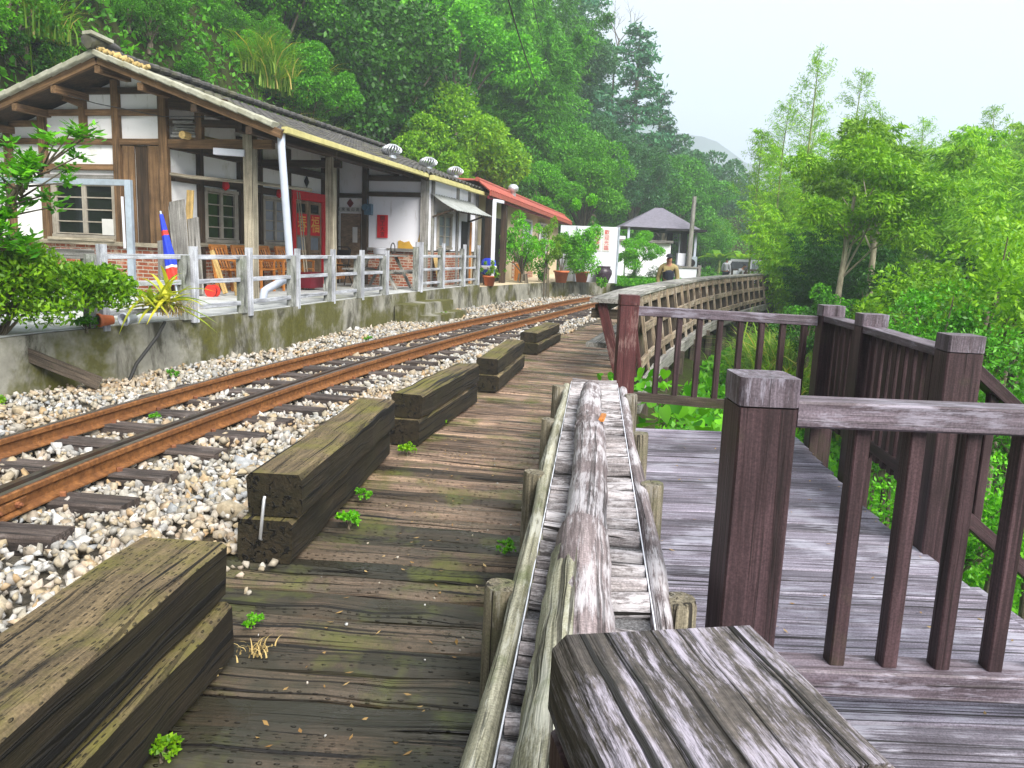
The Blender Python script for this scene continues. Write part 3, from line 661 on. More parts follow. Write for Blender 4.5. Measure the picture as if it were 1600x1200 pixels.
# the close post the photographer leans over
t = thing('railing_post', 'closest broad railing post, its flat top worn to grey and white', 'railing post', (.155, .545, 0))
rail_post(t, .155, .545, 1.1, R(-11), .19, 'rail_paint', 'rail_worn', chcap=.012)
# railing across the deck (beside the close post)
t = thing('deck_railing', 'brown railing across the deck with one cracked square post and wide spaced bars', 'railing', (1.4, 2.22, 0), 'railings around the viewing deck')
rail_post(t, .715, 2.225, 1.1, 0, .165, 'rail_paint', 'rail_top', chcap=.012); rail_post(t, 2.02, 2.225, 1.1, 0, .165)
MB().beam((.80, 2.21, 1.0), (1.935, 2.21, 1.0), .115, .075, seg=3, jit=.001, ch=.006).build('top_rail', 'rail_top', t)
MB().beam((.80, 2.21, .19), (1.935, 2.21, .19), .11, .085, seg=3, jit=.001, ch=.006).build('bottom_rail', 'rail_top', t)
for k in range(6): MB().beam((1.005 + .158 * k, 2.215, .234), (1.005 + .158 * k, 2.215, .962), .045, .055, up=(0, 1, 0)).build('baluster', 'rail_paint', t)
# railing at the far side of the deck
t = thing('deck_railing', 'slim railing along the far edge of the deck, starting at a red brown post', 'railing', (1.7, 6.3, 0), 'railings around the viewing deck')
rail_post(t, .925, 6.45, 1.1, 0, .155, 'red_post', 'red_post')
a, b = V3((1.0, 6.42, 0)), V3((2.34, 6.1, 0))
MB().beam(a + V3((0, 0, .975)), b + V3((0, 0, .975)), .07, .075).build('top_rail', 'rail_top', t)
MB().beam(a + V3((0, 0, .265)), b + V3((0, 0, .265)), .07, .075, seg=5, jit=.004).build('bottom_rail', 'bridge_dark', t)
for k in range(8):
    q = a.lerp(b, .13 + k * .115); MB().beam((q.x, q.y, .30), (q.x, q.y, .94), .042, .05).build('baluster', 'rail_paint', t)
# railing down the right side
t = thing('deck_railing', 'dark brown railing of close set boards and capped posts along the right deck edge', 'railing', (2.28, 5, 0), 'railings around the viewing deck')
P3 = [(2.43, 6.08), (2.36, 5.22), (2.19, 3.86)]
for (x, y) in P3: rail_post(t, x, y, 1.1, R(6), .165, 'rail_paint', 'rail_top', z0=-.3)
for (a, b), n in (((P3[0], P3[1]), 6), ((P3[1], P3[2]), 9)):
    A, B_ = V3((*a, 0)), V3((*b, 0)); d = (B_ - A).normalized(); A = A + d * .085; B_ = B_ - d * .085
    MB().beam(A + V3((-.01, 0, 1.0)), B_ + V3((-.01, 0, 1.0)), .13, .045, seg=2, jit=.001).build('top_rail', 'rail_top', t)
    MB().beam(A + V3((0, 0, .28)), B_ + V3((0, 0, .28)), .06, .07).build('bottom_rail', 'rail_paint', t)
    for k in range(n):
        q = A.lerp(B_, (k + .5) / n); MB().beam((q.x, q.y, .20), (q.x, q.y, .978), .042, .075, up=(d.x, d.y, 0)).build('baluster', 'rail_paint', t)
# stair going down from the deck corner
t = thing('stair_railing', 'brown handrail sloping down steps beyond the right deck corner', 'stair railing', (2.9, 3.9, -.6))
for (ya) in (3.86,):
    A, B_ = V3((2.27, ya, 0)), V3((3.5, ya + .1, -.95))
    MB().beam(A + V3((0, 0, .93)), B_ + V3((0, 0, .93)), .1, .06).build('handrail', 'rail_paint', t)
    MB().beam(A + V3((0, 0, .22)), B_ + V3((0, 0, .22)), .06, .07).build('bottom_rail', 'rail_paint', t)
    for k in range(6):
        q = A.lerp(B_, .1 + k * .15); MB().beam(q + V3((0, 0, .24)), q + V3((0, 0, .91)), .045, .045).build('baluster', 'rail_paint', t)
    MB().beam(B_ + V3((.05, 0, -.6)), B_ + V3((.05, 0, 1.1)), .15, .15).build('post', 'rail_paint', t)
t = thing('deck_stair', 'wooden steps leading down off the right side of the deck', 'stairs', (2.9, 3.3, -.8))
for k in range(5): MB().box((2.28 + .27 * k, 3.3, -.2 - .19 * k), (.28, 1.0, .045)).build('step', 'deck', t)
for yy_ in (2.82, 3.78): MB().beam((2.14, yy_, -.2), (3.5, yy_, -1.17), .05, .2).build('stringer', 'rail_paint', t)

# ------------------------------------------------------------------ timber bridge railing curving away
BR = [p for p in RE if p.y > 8.3]; BRa = np.array([tuple(p) for p in BR]); BL = np.concatenate([[0], np.cumsum(np.linalg.norm(np.diff(BRa, axis=0), axis=1))])
def brp(l, o=0.0, z=0.0):
    p = np.array([np.interp(l, BL, BRa[:, k]) for k in range(3)]); q = np.array([np.interp(min(l + .3, BL[-1]), BL, BRa[:, k]) for k in range(3)]); r0 = np.array([np.interp(max(l - .3, 0), BL, BRa[:, k]) for k in range(3)])
    d = q - r0; d = d / np.linalg.norm(d); return V3((p[0] + d[1] * o, p[1] - d[0] * o, z))
t = thing('bridge_railing', 'long timber railing with slanted uprights curving away along the boardwalk edge', 'railing', tuple(brp(6)))
def brail(name, l0, l1, o0, z, wd, h, mat, tilt=0.0, step=1.15):
    m = MB(); l = l0
    while l < l1 - .01:
        e = min(l + step, l1); m.beam(brp(l, o0, z), brp(e, o0, z), wd, h, seg=1, jit=.002); l = e
    return m.build(name, mat, t)
LE = BL[-1]
brail('cap', 0.0, LE, -.17, .925, .40, .045, 'grey_timber', step=2.3)
brail('top_rail', 2.2, LE, -.015, .83, .045, .13, 'bridge_wood')
brail('middle_rail', 2.0, LE, .06, .47, .05, .11, 'bridge_wood')
brail('bottom_rail', 1.2, LE, .13, .10, .05, .11, 'bridge_wood')
brail('inner_rail', 0.4, LE, -.34, .80, .04, .12, 'bridge_dark', step=2.3)
brail('seat', 0.2, LE, -.30, .42, .22, .05, 'grey_timber', step=2.3)
k = 0; l = 1.0
while l < LE and k < 46:
    MB().beam(brp(l, .175, -.12), brp(l, -.0, .905), .05, .045).build('slat', 'bridge_wood' if l > 1.5 else 'red_post', t)
    MB().beam(brp(l + .3, .02, -.05), brp(l + .3, -.08, .9), .15, .12).build('post', 'bridge_dark' if l > 1.5 else 'red_post', t)
    l += .98; k += 1
MB().beam(brp(.12, .02, -.02), brp(.12, -.25, .90), .12, .10).build('end_post', 'red_post', t)
MB().beam(brp(.14, -.36, .78), brp(.14, .05, .78), .05, .1).build('end_board', 'bridge_dark', t)
t = thing('boardwalk_trestle', 'dark timber trestle carrying the boardwalk over the planted slope', 'trestle', tuple(brp(8, 0, -1.5)))
m = MB(); l = 0
while l < LE - 1: m.beam(brp(l, .2, -.17), brp(l + 1.5, .2, -.17), .1, .2); l += 1.5
m.build('edge_beam', 'grey_timber', t)
m = MB(); l = 0
while l < LE - 1: m.beam(brp(l, -.1, -.36), brp(l + 1.5, -.1, -.36), .14, .18); l += 1.5
m.build('lower_beam', 'bridge_dark', t)
l = 1.0
while l < LE - 1:
    p = brp(l, -.02); MB().beam(brp(l, -1.2, -.24), brp(l, .32, -.24), .1, .12).build('cross_beam', 'bridge_dark', t)
    MB().beam((p.x, p.y, -2.4), (p.x, p.y, -.45), .16, .16, up=(0, 1, 0)).build('support_post', 'bridge_dark', t); l += 2.2
# dark railing on the inner side of the boardwalk far away, in front of the cars
t = thing('boardwalk_railing', 'dark low railing in front of the parked white cars', 'railing', (14.2, 43.4, 0))
A, B_ = V3((12.4, 41.6, 0)), V3((16.4, 46.2, 0))
A, B_ = V3((11.9, 44.0, 0)), V3((17.4, 48.6, 0))
for z in (.85, .2): MB().beam(A + V3((0, 0, z)), B_ + V3((0, 0, z)), .08, .09).build('rail_bar', 'bridge_dark', t)
for k in range(12):
    q = A.lerp(B_, k / 11); MB().beam(q, q + V3((0, 0, .9)), .1, .1).build('post', 'bridge_dark', t)

# ------------------------------------------------------------------ station platform
PE = [(-5.35, 1.5), (-5.05, 4.5), (-4.62, 7.05), (-3.68, 8.9), (-3.36, 10.24), (-2.88, 12.78), (-2.36, 15.05), (-1.95, 16.56), (-0.94, 20.6)]
PE = [(-5.15, 1.5), (-4.85, 4.5), (-4.3, 7.2), (-3.72, 8.9), (-3.36, 10.24), (-2.88, 12.78), (-2.36, 15.05), (-1.95, 16.56), (-0.94, 20.6)]
back = [(-4.5, 24.5), (-16, 24.5), (-20, 12), (-20, 1.5)]
pf = thing('station_platform', 'raised concrete platform with mossy stained wall beside the track', 'platform', (-6, 12, -.1))
MB().prism([(x, y, -.15) for x, y in PE + back], (0, 0, .645)).build('platform_wall', 'concrete', pf)
ins = [(x - .05, y, .498) for x, y in PE] + [(x, y, .498) for x, y in back]
MB().prism(ins, (0, 0, .012)).build('paving', 'pave', pf)
# low steps in a notch of the platform wall
st = thing('platform_steps', 'two low mossy concrete steps up to the platform', 'steps', (-1.75, 15.9, -.1))
MB().prism([(-2.30, 15.1, -.12), (-1.90, 15.0, -.12), (-1.35, 17.2, -.12), (-1.78, 17.3, -.12)], (0, 0, .43)).build('upper_step', 'concrete', st)
MB().prism([(-1.90, 15.25, -.12), (-1.56, 15.15, -.12), (-1.05, 17.15, -.12), (-1.35, 17.22, -.12)], (0, 0, .22)).build('lower_step', 'concrete', st)
# timber edging at the wall foot
m = MB(); q = [(-4.75, 6.2), (-4.22, 8.0), (-3.78, 9.5)]
for a, b in zip(q, q[1:]): m.beam((a[0] + .1, a[1], .0), (b[0] + .1, b[1], .0), .08, .2, jit=.004, seg=3)
tag(m.build('edging_timber', 'bridge_dark'), 'dark timber edging at the foot of the platform wall', 'edging timber')

# white fence on the platform edge
def pfence(label, pts, big=(), z0=.5, h=.78, mat='fence_white'):
    c = V3(pts[0]); t = thing('platform_fence', label, 'fence', (c.x, c.y, z0), 'fences along the platform edge')
    for i, (x, y) in enumerate(pts):
        j = min(i + 1, len(pts) - 1); d = V3((pts[j][0] - pts[max(i - 1, 0)][0], pts[j][1] - pts[max(i - 1, 0)][1], 0)).normalized(); n = V3((d.y, -d.x, 0))
        bk = V3((x, y, 0)) - n * .03 - d * .13
        w_ = .15 if i in big else .062
        MB().beam((x, y, z0 - .04), (x, y, z0 + h + .04), w_, .085, up=(d.x, d.y, 0), seg=2, jit=.002).build('post', mat, t)
        MB().beam((bk.x, bk.y, z0), (bk.x, bk.y, z0 + h - .06), .09, .11, up=(d.x, d.y, 0), seg=3, jit=.003).build('back_post', 'fence_old', t)
    for zr in (.70, .42, .13):
        m = MB()
        for (a, b) in zip(pts, pts[1:]):
            d = V3((b[0] - a[0], b[1] - a[1], 0)).normalized(); n = V3((d.y, -d.x, 0)) * -.03
            m.beam(V3((a[0], a[1], z0 + zr)) + n, V3((b[0], b[1], z0 + zr)) + n, .045, .052, seg=3, jit=.0015)
        m.build('rail_bar', mat, t)
    return t
pfence('faded white platform fence with double posts in front of the porch', [(-4.1, 7.85), (-3.66, 9.0), (-3.40, 10.1), (-3.16, 11.45), (-2.93, 12.68), (-2.68, 13.78), (-2.43, 14.9)])
pfence('short faded white fence ending at the corner of the wing', [(-2.02, 16.5), (-1.66, 18.0), (-1.28, 19.45), (-.99, 20.55)], big=(0,), z0=.52, h=.95)
# old left-hand fence behind the shrub
t = thing('old_fence', 'weathered grey timber fence behind the clipped shrub', 'fence', (-5, 6.6, .3), 'fences along the platform edge')
P_ = [(-5.35, 5.0), (-4.75, 6.75), (-4.16, 7.8)]
for zr in (1.22, .72):
    m = MB()
    for a, b in zip(P_, P_[1:]): m.beam((*a, zr), (*b, zr), .06, .09, seg=3, jit=.003)
    m.build('rail_bar', 'grey_timber', t)
MB().beam((-4.78, 6.7, .2), (-4.78, 6.7, .85), .1, .1, seg=3, jit=.003).build('post', 'grey_timber', t)
MB().beam((-5.5, 5.2, .52), (-4.83, 6.68, .52), .05, .17, seg=4, jit=.004).build('low_board', 'grey_timber', t)
m = MB().beam((-4.76, 6.72, .58), (-3.92, 7.35, .02), .09, .12, seg=5, jit=.004)
tag(m.build('leaning_plank', 'bridge_dark'), 'dark plank leaning down against the platform wall', 'plank')
m = MB().tube([(-5.2, 5.4, .36), (-4.7, 6.55, .36)], .03, 10); tag(m.build('water_pipe', 'pvc'), 'pale pipe lying along the wall top at the left edge', 'pipe')
m = MB().tube([(-3.72, 8.35, .52), (-3.74, 8.2, .38), (-3.85, 7.95, .12), (-3.88, 7.85, -.04)], .018, 8); tag(m.build('drain_hose', 'wire'), 'dark hose hanging down the wall below the yellow aloe', 'hose')

# ------------------------------------------------------------------ the old station house
TH = R(14); AX = V3((math.sin(TH), math.cos(TH), 0)); BX = V3((math.cos(TH), -math.sin(TH), 0)); HO = V3((-5.62, 12.86, 0))
def H(a, b, z): return HO + AX * a + BX * b + V3((0, 0, z))
house = thing('station_house', 'old half timbered white station house with dark tiled roof and porch', 'house', tuple(H(4, -1, .5)))
def hb(name, p, q, w_, h_, mat='house_wood', par=house, up=(0, 0, 1), jit=.002, seg=3, ch=.005):
    return MB().beam(H(*p), H(*q), w_, h_, up=up, seg=seg, jit=jit, ch=ch).build(name, mat, par, org=ORG[house.name])
def wall(name, pts, ext, mat, along):
    """pts in house coordinates; brick/plaster coordinates run along `along` and up"""
    m = MB().prism([H(*p) for p in pts], ext); u = AX if along == 'a' else BX
    m.g = [((V3(v) - HO).dot(u), v[2], 0) for v in m.v]
    return m.build(name, mat, house)
RB, RZ, SL = -.64, 4.10, .345
def rz(b): return RZ - SL * abs(b - RB)
EB, EL = 2.42, -3.72
# gable wall, front wall, wing walls
wall('gable_wall', [(0, -3.3, 1.28), (0, 0, 1.28), (0, 0, rz(0) - .2), (0, RB, RZ - .2), (0, -3.3, rz(-3.3) - .2)], AX * .12, 'plaster_old', 'b')
wall('brick_base', [(-.012, -3.3, .5), (-.012, .06, .5), (-.012, .06, 1.25), (-.012, -3.3, 1.25)], AX * .12, 'brick', 'b')
wall('front_wall', [(0.13, 0, .5), (5.9, 0, .5), (5.9, 0, 3.7), (0.13, 0, 3.7)], BX * -.12, 'plaster_old', 'a')
AW, BW = 5.82, 2.18
wall('wing_front_wall', [(AW, -.0, 1.33), (AW, BW, 1.33), (AW, BW, 3.02), (AW, 0, 3.4)], AX * .12, 'plaster', 'b')
wall('wing_brick_base', [(AW - .012, .72, .5), (AW - .012, BW, .5), (AW - .012, BW, 1.30), (AW - .012, .72, 1.30)], AX * .12, 'brick', 'b')
wall('wing_side_wall', [(AW + .02, BW, 1.34), (9.75, BW, 1.34), (9.75, BW, 3.05), (AW + .02, BW, 3.05)], BX * -.12, 'plaster', 'a')
wall('wing_side_base', [(AW + .02, BW + .012, .5), (9.2, BW + .012, .5), (9.2, BW + .012, 1.31), (AW + .02, BW + .012, 1.31)], BX * -.12, 'brick', 'a')
wall('back_wall', [(0.13, -3.3, .5), (10, -3.3, .5), (10, -3.3, 3.0), (0.13, -3.3, 3.0)], BX * .12, 'plaster_old', 'a')
# gable timbers
for b, z0, z1, w_ in ((-.87, 1.25, rz(-.87) - .2, .13), (0.0, .5, rz(0) - .2, .15), (-1.5, 2.93, rz(-1.5) - .2, .11), (-2.31, 1.25, rz(-2.31) - .2, .13), (-3.02, 1.25, rz(-3.02) - .2, .13)):
    hb('post', (-.035, b, z0), (-.035, b, z1), w_, .09, up=tuple(AX))
for b0, b1, z, mt in ((-.81, -.075, 3.66, 'house_dark'), (-1.44, -.93, 3.66, 'house_dark'), (-.81, -.075, 3.33, 'house_wood'), (-1.44, -.93, 3.33, 'house_wood'), (-2.25, -1.56, 3.33, 'house_wood'), (-2.96, -2.37, 3.16, 'house_wood'),
                      (-3.2, -2.37, 2.88, 'house_wood'), (-2.25, -.93, 2.88, 'house_wood'), (-.81, -.075, 2.88, 'house_wood'), (-3.2, -2.37, 2.48, 'house_wood'), (-2.25, -.93, 2.48, 'house_wood')):
    hb('beam', (-.028, b0, z), (-.028, b1, z), .07, .095, mt)
hb('sill_beam', (-.05, -3.3, 1.265), (-.05, .06, 1.265), .08, .07, 'pale_timber')
# purlin ends under the verge
for b in (-2.95, -2.2, -1.45, RB, .1, 1.0, 1.9):
    hb('purlin', (-.66, b, rz(b) - .25), (.2 if b < .3 else 5.7, b, rz(b) - .25), .1, .11, 'house_wood' if b < .3 else 'house_dark')
hb('bracket', (-.3, -1.62, 3.52), (-.05, -1.5, 3.45), .08, .09)
# boarded panel beside the window
for b, mt, dz in ((-.67, 'house_wood', 0), (-.44, 'house_dark', .02), (-.2, 'house_wood', 0)):
    hb('board_panel', (-.03 + dz, b, 1.3), (-.03 + dz, b, 2.82), .22, .03, mt, up=tuple(AX), seg=4)
# windows and doors
def window(p0, along, width, z0, z1, nrmv, cols=2, rows=4, glass='glass', fr='sash', name='window', lower=None):
    """p0: house coords of the low corner; a window standing proud of the wall: frame > sash bars, glass"""
    u = AX if along == 'a' else BX; o = H(*p0); o.z = 0; n = V3(nrmv)
    m = MB()
    def bar(x0, zA, x1, zB, wd, dp): m.beam(o + u * x0 + n * dp + V3((0, 0, zA)), o + u * x1 + n * dp + V3((0, 0, zB)), wd, .05, up=tuple(n))
    for x in (0, width): bar(x, z0, x, z1, .06, .03)
    for z in (z0, z1): m.beam(o + u * -.03 + n * .03 + V3((0, 0, z)), o + u * (width + .03) + n * .03 + V3((0, 0, z)), .08, .06)
    f = m.build(name, fr, house)
    m = MB()
    for c in range(cols):
        x0 = .03 + (width - .06) * c / cols; x1 = .03 + (width - .06) * (c + 1) / cols
        for x in (x0 + .02, x1 - .02): bar(x, z0 + .04, x, z1 - .03, .035, .024)
        for r_ in range(rows + 1):
            z = z0 + .05 + (z1 - z0 - .1) * r_ / rows; m.beam(o + u * x0 + n * .02 + V3((0, 0, z)), o + u * x1 + n * .02 + V3((0, 0, z)), .03, .022)
    m.build('sash_bars', fr, f, org=ORG[house.name])
    MB().prism([o + u * .02 + n * .004 + V3((0, 0, z0)), o + u * (width - .02) + n * .004 + V3((0, 0, z0)), o + u * (width - .02) + n * .004 + V3((0, 0, z1)), o + u * .02 + n * .004 + V3((0, 0, z1))], n * .008).build('glass', glass, f, org=ORG[house.name])
    return f
NG, NF = tuple(-AX), tuple(BX)
f = window((0, -2.17, 0), 'b', 1.22, 1.36, 2.24, NG, 2, 4)
hb('window_sill', (-.07, -2.25, 1.32), (-.07, -.95, 1.32), .1, .05, 'pale_timber')
MB().prism([H(-.05, -1.22, 1.4), H(-.05, -1.0, 1.4), H(-.05, -1.0, 1.66), H(-.05, -1.22, 1.66)], AX * .006).build('notice_paper', 'paper', f, org=ORG[house.name])
hb('window_header', (-.06, -2.28, 2.32), (-.06, -.93, 2.32), .08, .07, 'grey_timber')
window((.92, 0, 0), 'a', .92, 1.37, 2.24, NF, 2, 4)
window((2.72, 0, 0), 'a', .86, 1.37, 2.24, NF, 2, 4, 'frosted')
window((5.22, 0, 0), 'a', .56, 1.37, 2.22, NF, 2, 4)
# front wall timbers
for a, w_ in ((.80, .11), (1.97, .12), (2.62, .1), (3.66, .12), (5.16, .1), (5.78, .1)): hb('post', (a, .03, .5), (a, .03, 3.25), .09, w_, 'house_dark', up=tuple(AX))
hb('beam', (.1, .035, 2.36), (5.8, .035, 2.36), .08, .12, 'house_dark'); hb('beam', (.1, .035, 2.86), (5.8, .035, 2.86), .08, .14, 'house_dark')
hb('sill_beam', (.1, .04, 1.30), (3.6, .04, 1.30), .1, .07, 'pale_timber')
wall('brick_base', [(.13, .012, .5), (3.65, .012, .5), (3.65, .012, 1.26), (.13, .012, 1.26)], BX * -.1, 'brick', 'a')
# red doorway
for p, q, w_ in (((3.79, .07, .5), (3.79, .07, 2.46), .13), ((5.07, .07, .5), (5.07, .07, 2.46), .13)): hb('door_frame', p, q, .06, w_, 'red_paper', up=tuple(AX), jit=0)
hb('door_frame', (3.72, .075, 2.37), (5.14, .075, 2.37), .06, .18, 'red_paper', jit=0)
for a0 in (3.87, 4.44):
    d = MB()
    for a in (a0 + .04, a0 + .51): d.beam(H(a, .045, .5), H(a, .045, 2.27), .045, .09, up=tuple(AX))
    for z in (.55, 1.22, 1.55, 2.0, 2.24): d.beam(H(a0 + .08, .045, z), H(a0 + .47, .045, z), .04, .06 if z > .6 else .12)
    d.beam(H(a0 + .08, .035, .87), H(a0 + .47, .035, .87), .02, .62)
    dd = d.build('door', 'door_wood', house)
    MB().prism([H(a0 + .07, .028, 1.24), H(a0 + .48, .028, 1.24), H(a0 + .48, .028, 1.6), H(a0 + .07, .028, 1.6)], BX * .008).build('pane', 'frosted', dd, org=ORG[house.name])
    MB().prism([H(a0 + .07, .028, 1.98), H(a0 + .48, .028, 1.98), H(a0 + .48, .028, 2.24), H(a0 + .07, .028, 2.24)], BX * .008).build('pane', 'glass', dd, org=ORG[house.name])
    MB().prism([H(a0 + .06, .07, 1.56), H(a0 + .48, .07, 1.56), H(a0 + .48, .07, 2.0), H(a0 + .06, .07, 2.0)], BX * .004).build('paper_charm', 'red_paper', dd, org=ORG[house.name])
def text(name, s_, org, ux, uz, size, mat, par, depth=.004, vertical=False):
    """real lettering lying on a sheet: ux along the line, uz up"""
    cu = bpy.data.curves.new(name, 'FONT'); cu.body = '\n'.join(s_) if vertical else s_; cu.size = size; cu.align_x = 'CENTER'; cu.align_y = 'CENTER'; cu.extrude = depth / 2; cu.space_line = .98; cu.resolution_u = 2
    tmp = bpy.data.objects.new(name, cu); COL.objects.link(tmp)
    me = bpy.data.meshes.new_from_object(tmp.evaluated_get(bpy.context.evaluated_depsgraph_get())); bpy.data.objects.remove(tmp)
    ux, uz = V3(ux).normalized(), V3(uz).normalized(); nn = ux.cross(uz); root = par
    while root.parent: root = root.parent
    oo = V3(org) - V3(ORG[root.name])
    for v in me.vertices: c = v.co.copy(); v.co = oo + ux * c.x + uz * c.y + nn * c.z
    me.materials.clear(); me.materials.append(M[mat]); o = bpy.data.objects.new(name, me); COL.objects.link(o); o.parent = par
    return o
UP = (0, 0, 1)
doors = [c for c in house.children if c.name.startswith('door') and 'frame' not in c.name]
for dd, a0, ch in zip(doors, (3.87, 4.44), '春福'): text('gold_character', ch, H(a0 + .27, .078, 1.77), AX, UP, .38, 'gold', dd)
for a_, b_, z_, sz_, al in ((4.43, .02, 2.68, .1, 'a'), (AW - .02, .37, 2.33, .085, 'b')):
    u = AX if al == 'a' else BX; n = BX if al == 'a' else -AX; c = H(a_, b_, z_)
    MB().prism([c + u * -sz_, c + V3((0, 0, -sz_ * 1.25)), c + u * sz_, c + V3((0, 0, sz_ * 1.25))], n * .012).build('paper_diamond', 'dark_red' if al == 'b' else 'ink', house)
MB().prism([H(2.05, .08, 1.62), H(2.27, .08, 1.62), H(2.27, .08, 2.15), H(2.05, .08, 2.15)], BX * .006).build('red_banner', 'red_paper', house)
for a in (1.42, 3.2): MB().lathe(H(a, .1, 2.34), [(.0, -.09), (.06, -.05), (.075, 0), (.05, .06), (0, .09)], 8).build('red_knot', 'red_paper', house)
# porch posts and beams
for a, top in ((0.0, 3.02), (2.66, 3.0)): hb('porch_post', (a, 1.5, .5), (a, 1.5, top), .16, .15, 'pale_timber', up=tuple(AX), jit=.004, seg=6)
hb('porch_beam', (0.0, .08, 2.86), (0.0, 1.9, 2.86), .11, .13, 'house_wood', jit=.004); hb('porch_beam', (2.66, .08, 2.86), (2.66, 1.7, 2.86), .11, .13, 'house_dark')
hb('porch_beam', (-.3, 1.5, 3.06), (AW, 1.5, 3.02), .11, .12, 'house_dark')
hb('porch_post', (0, .62, 2.92), (0, .62, 3.5), .12, .09, 'house_wood', up=tuple(AX)); hb('porch_beam', (0, .1, 3.18), (0, 1.5, 3.15), .08, .11, 'house_dark'); hb('porch_beam', (0, .1, 3.48), (0, 1.1, 3.42), .08, .2, 'house_dark')
for a in (1.2, 4.2, 5.5): hb('rafter', (a, -.0, rz(0) - .17), (a, EB - .08, rz(EB) - .17), .08, .09, 'house_dark')
MB().prism([H(-.62, .0, rz(0) - .13), H(-.62, EB - .05, rz(EB - .05) - .13), H(AW + .1, EB - .05, rz(EB - .05) - .13), H(AW + .1, 0, rz(0) - .13)], (0, 0, .03)).build('porch_ceiling', 'house_dark', house)
MB().prism([H(-.62, RB, RZ - .13), H(-.62, EL, rz(EL) - .13), H(9.9, EL, rz(EL) - .13), H(9.9, RB, RZ - .13)], (0, 0, .03)).build('soffit_boards', 'house_dark', house)
# roof: ribbed tiles on both slopes
def roof_slope(b0, b1, a0, a1, name):
    na, nb = int((a1 - a0) / .045), 16; vs, gs, fs = [], [], []
    for i in range(na + 1):
        a = a0 + (a1 - a0) * i / na
        for k in range(nb * 2 + 2):
            row = min(k // 2, nb); t = (k // 2 + (k % 2)) / nb if k < nb * 2 + 1 else 1; t = min(t, 1); b = b0 + (b1 - b0) * t
            z = rz(b) - .07 + .028 * math.cos(2 * math.pi * a / .27) + (.022 if k % 2 else 0) + .012 * math.sin(a * .9 + 1) - .02 * math.sin((a + .7) / 5.9 * math.pi) * (t if a < 5.3 else 0)
            p = H(a, b, z); vs.append(p); gs.append((a, b, 0))
    n = nb * 2 + 2
    for i in range(na):
        for k in range(n - 1): fs.append((i * n + k, i * n + k + 1, (i + 1) * n + k + 1, (i + 1) * n + k))
    o = MB().add(vs, fs, gs).build(name, 'tile', house); md = o.modifiers.new('thick', 'SOLIDIFY'); md.thickness = .035; return o
roof = roof_slope(RB, EB, -.66, 10.1, 'roof'); roof_slope(RB, EL, -.66, 10.1, 'roof')
m = MB(); a = -.72
while a < 10: m.beam(H(a, RB, RZ + .03), H(a + .27, RB, RZ + .045), .17, .1, ch=.04); a += .275
m.build('ridge_tiles', 'tile', roof, org=ORG[house.name])
m = MB().tube([H(-.84, RB, RZ + .10), H(-.5, RB, RZ + .16), H(-.2, RB, RZ + .13)], [.10, .11, .06], 10, jit=.1); m.build('ridge_end', 'tile', roof, org=ORG[house.name])
m = MB().beam(H(-.86, RB + .02, RZ + .22), H(-.5, RB + .1, RZ + .16), .2, .05); m.build('ridge_cap', 'verge', roof, org=ORG[house.name])
m = MB()
for k in range(16):
    b = RB + .05 + k * .055; m.tube([H(-.7, b, rz(b) + .03), H(-.68 + rnd.uniform(-.05, .1), b + .07, rz(b) + .045 + rnd.uniform(-.01, .02))], .028, 6, jit=.3)
m.build('straw_debris', 'straw', roof, org=ORG[house.name])
for sgn, b1 in ((1, EB), (-1, EL)):
    n = int(abs(b1 - RB) / .27)
    for k in range(n):
        ba, bb = RB + sgn * .27 * k, RB + sgn * .27 * (k + 1) * 1.0
        MB().beam(H(-.66, ba, rz(ba) - .02), H(-.66, bb, rz(bb) - .035), .2, .085, ch=.015).build('verge_tile', 'verge', roof, org=ORG[house.name])
    MB().beam(H(-.64, RB + sgn * .02, RZ - .125), H(-.64, b1, rz(b1) - .125), .07, .12, seg=5, jit=.003).build('bargeboard', 'house_wood', house)
# eaves: pale gutter board in two lengths
hb('gutter', (-.62, EB + .03, 2.985), (5.3, EB - .02, 2.93), .09, .085, 'gutter', jit=.002, seg=8)
hb('gutter', (5.38, EB + .06, 2.90), (8.0, EB + .06, 2.88), .10, .10, 'gutter', seg=5); hb('gutter', (8.02, EB + .05, 2.87), (10.1, EB + .02, 2.86), .10, .09, 'gutter', seg=4)
# wing front: corner posts, beams, door with couplets
hb('post', (AW - .04, .76, .5), (AW - .04, .76, 3.15), .12, .14, 'house_dark', up=tuple(AX)); hb('corner_post', (AW - .03, BW, .5), (AW - .03, BW, 2.98), .15, .15, 'grey_timber', up=tuple(AX)); hb('post', (AW - .04, .03, .5), (AW - .04, .03, 3.3), .12, .1, 'house_dark', up=tuple(AX))
hb('beam', (AW - .03, .82, 2.55), (AW - .03, BW - .08, 2.55), .08, .1, 'house_dark'); hb('beam', (AW - .03, .82, 2.90), (AW - .03, BW, 2.90), .1, .12, 'house_dark'); hb('beam', (AW - .03, .08, 2.5), (AW - .03, .7, 2.5), .08, .1, 'house_dark')
hb('sill_beam', (AW - .05, .83, 1.32), (AW - .05, BW - .08, 1.32), .08, .07, 'grey_timber')
MB().prism([H(AW - .01, .0, .5), H(AW - .01, .76, .5), H(AW - .01, .76, 2.45), H(AW - .01, 0, 2.45)], AX * .1).build('door_wall', 'plaster_old', house)
d = MB().prism([H(AW - .03, .14, .52), H(AW - .03, .64, .52), H(AW - .03, .64, 2.1), H(AW - .03, .14, 2.1)], AX * .03).build('side_door', 'door_wood', house)
MB().prism([H(AW - .04, .44, 1.45), H(AW - .04, .56, 1.45), H(AW - .04, .56, 1.8), H(AW - .04, .44, 1.8)], AX * .005).build('notice_paper', 'paper', d, org=ORG[house.name])
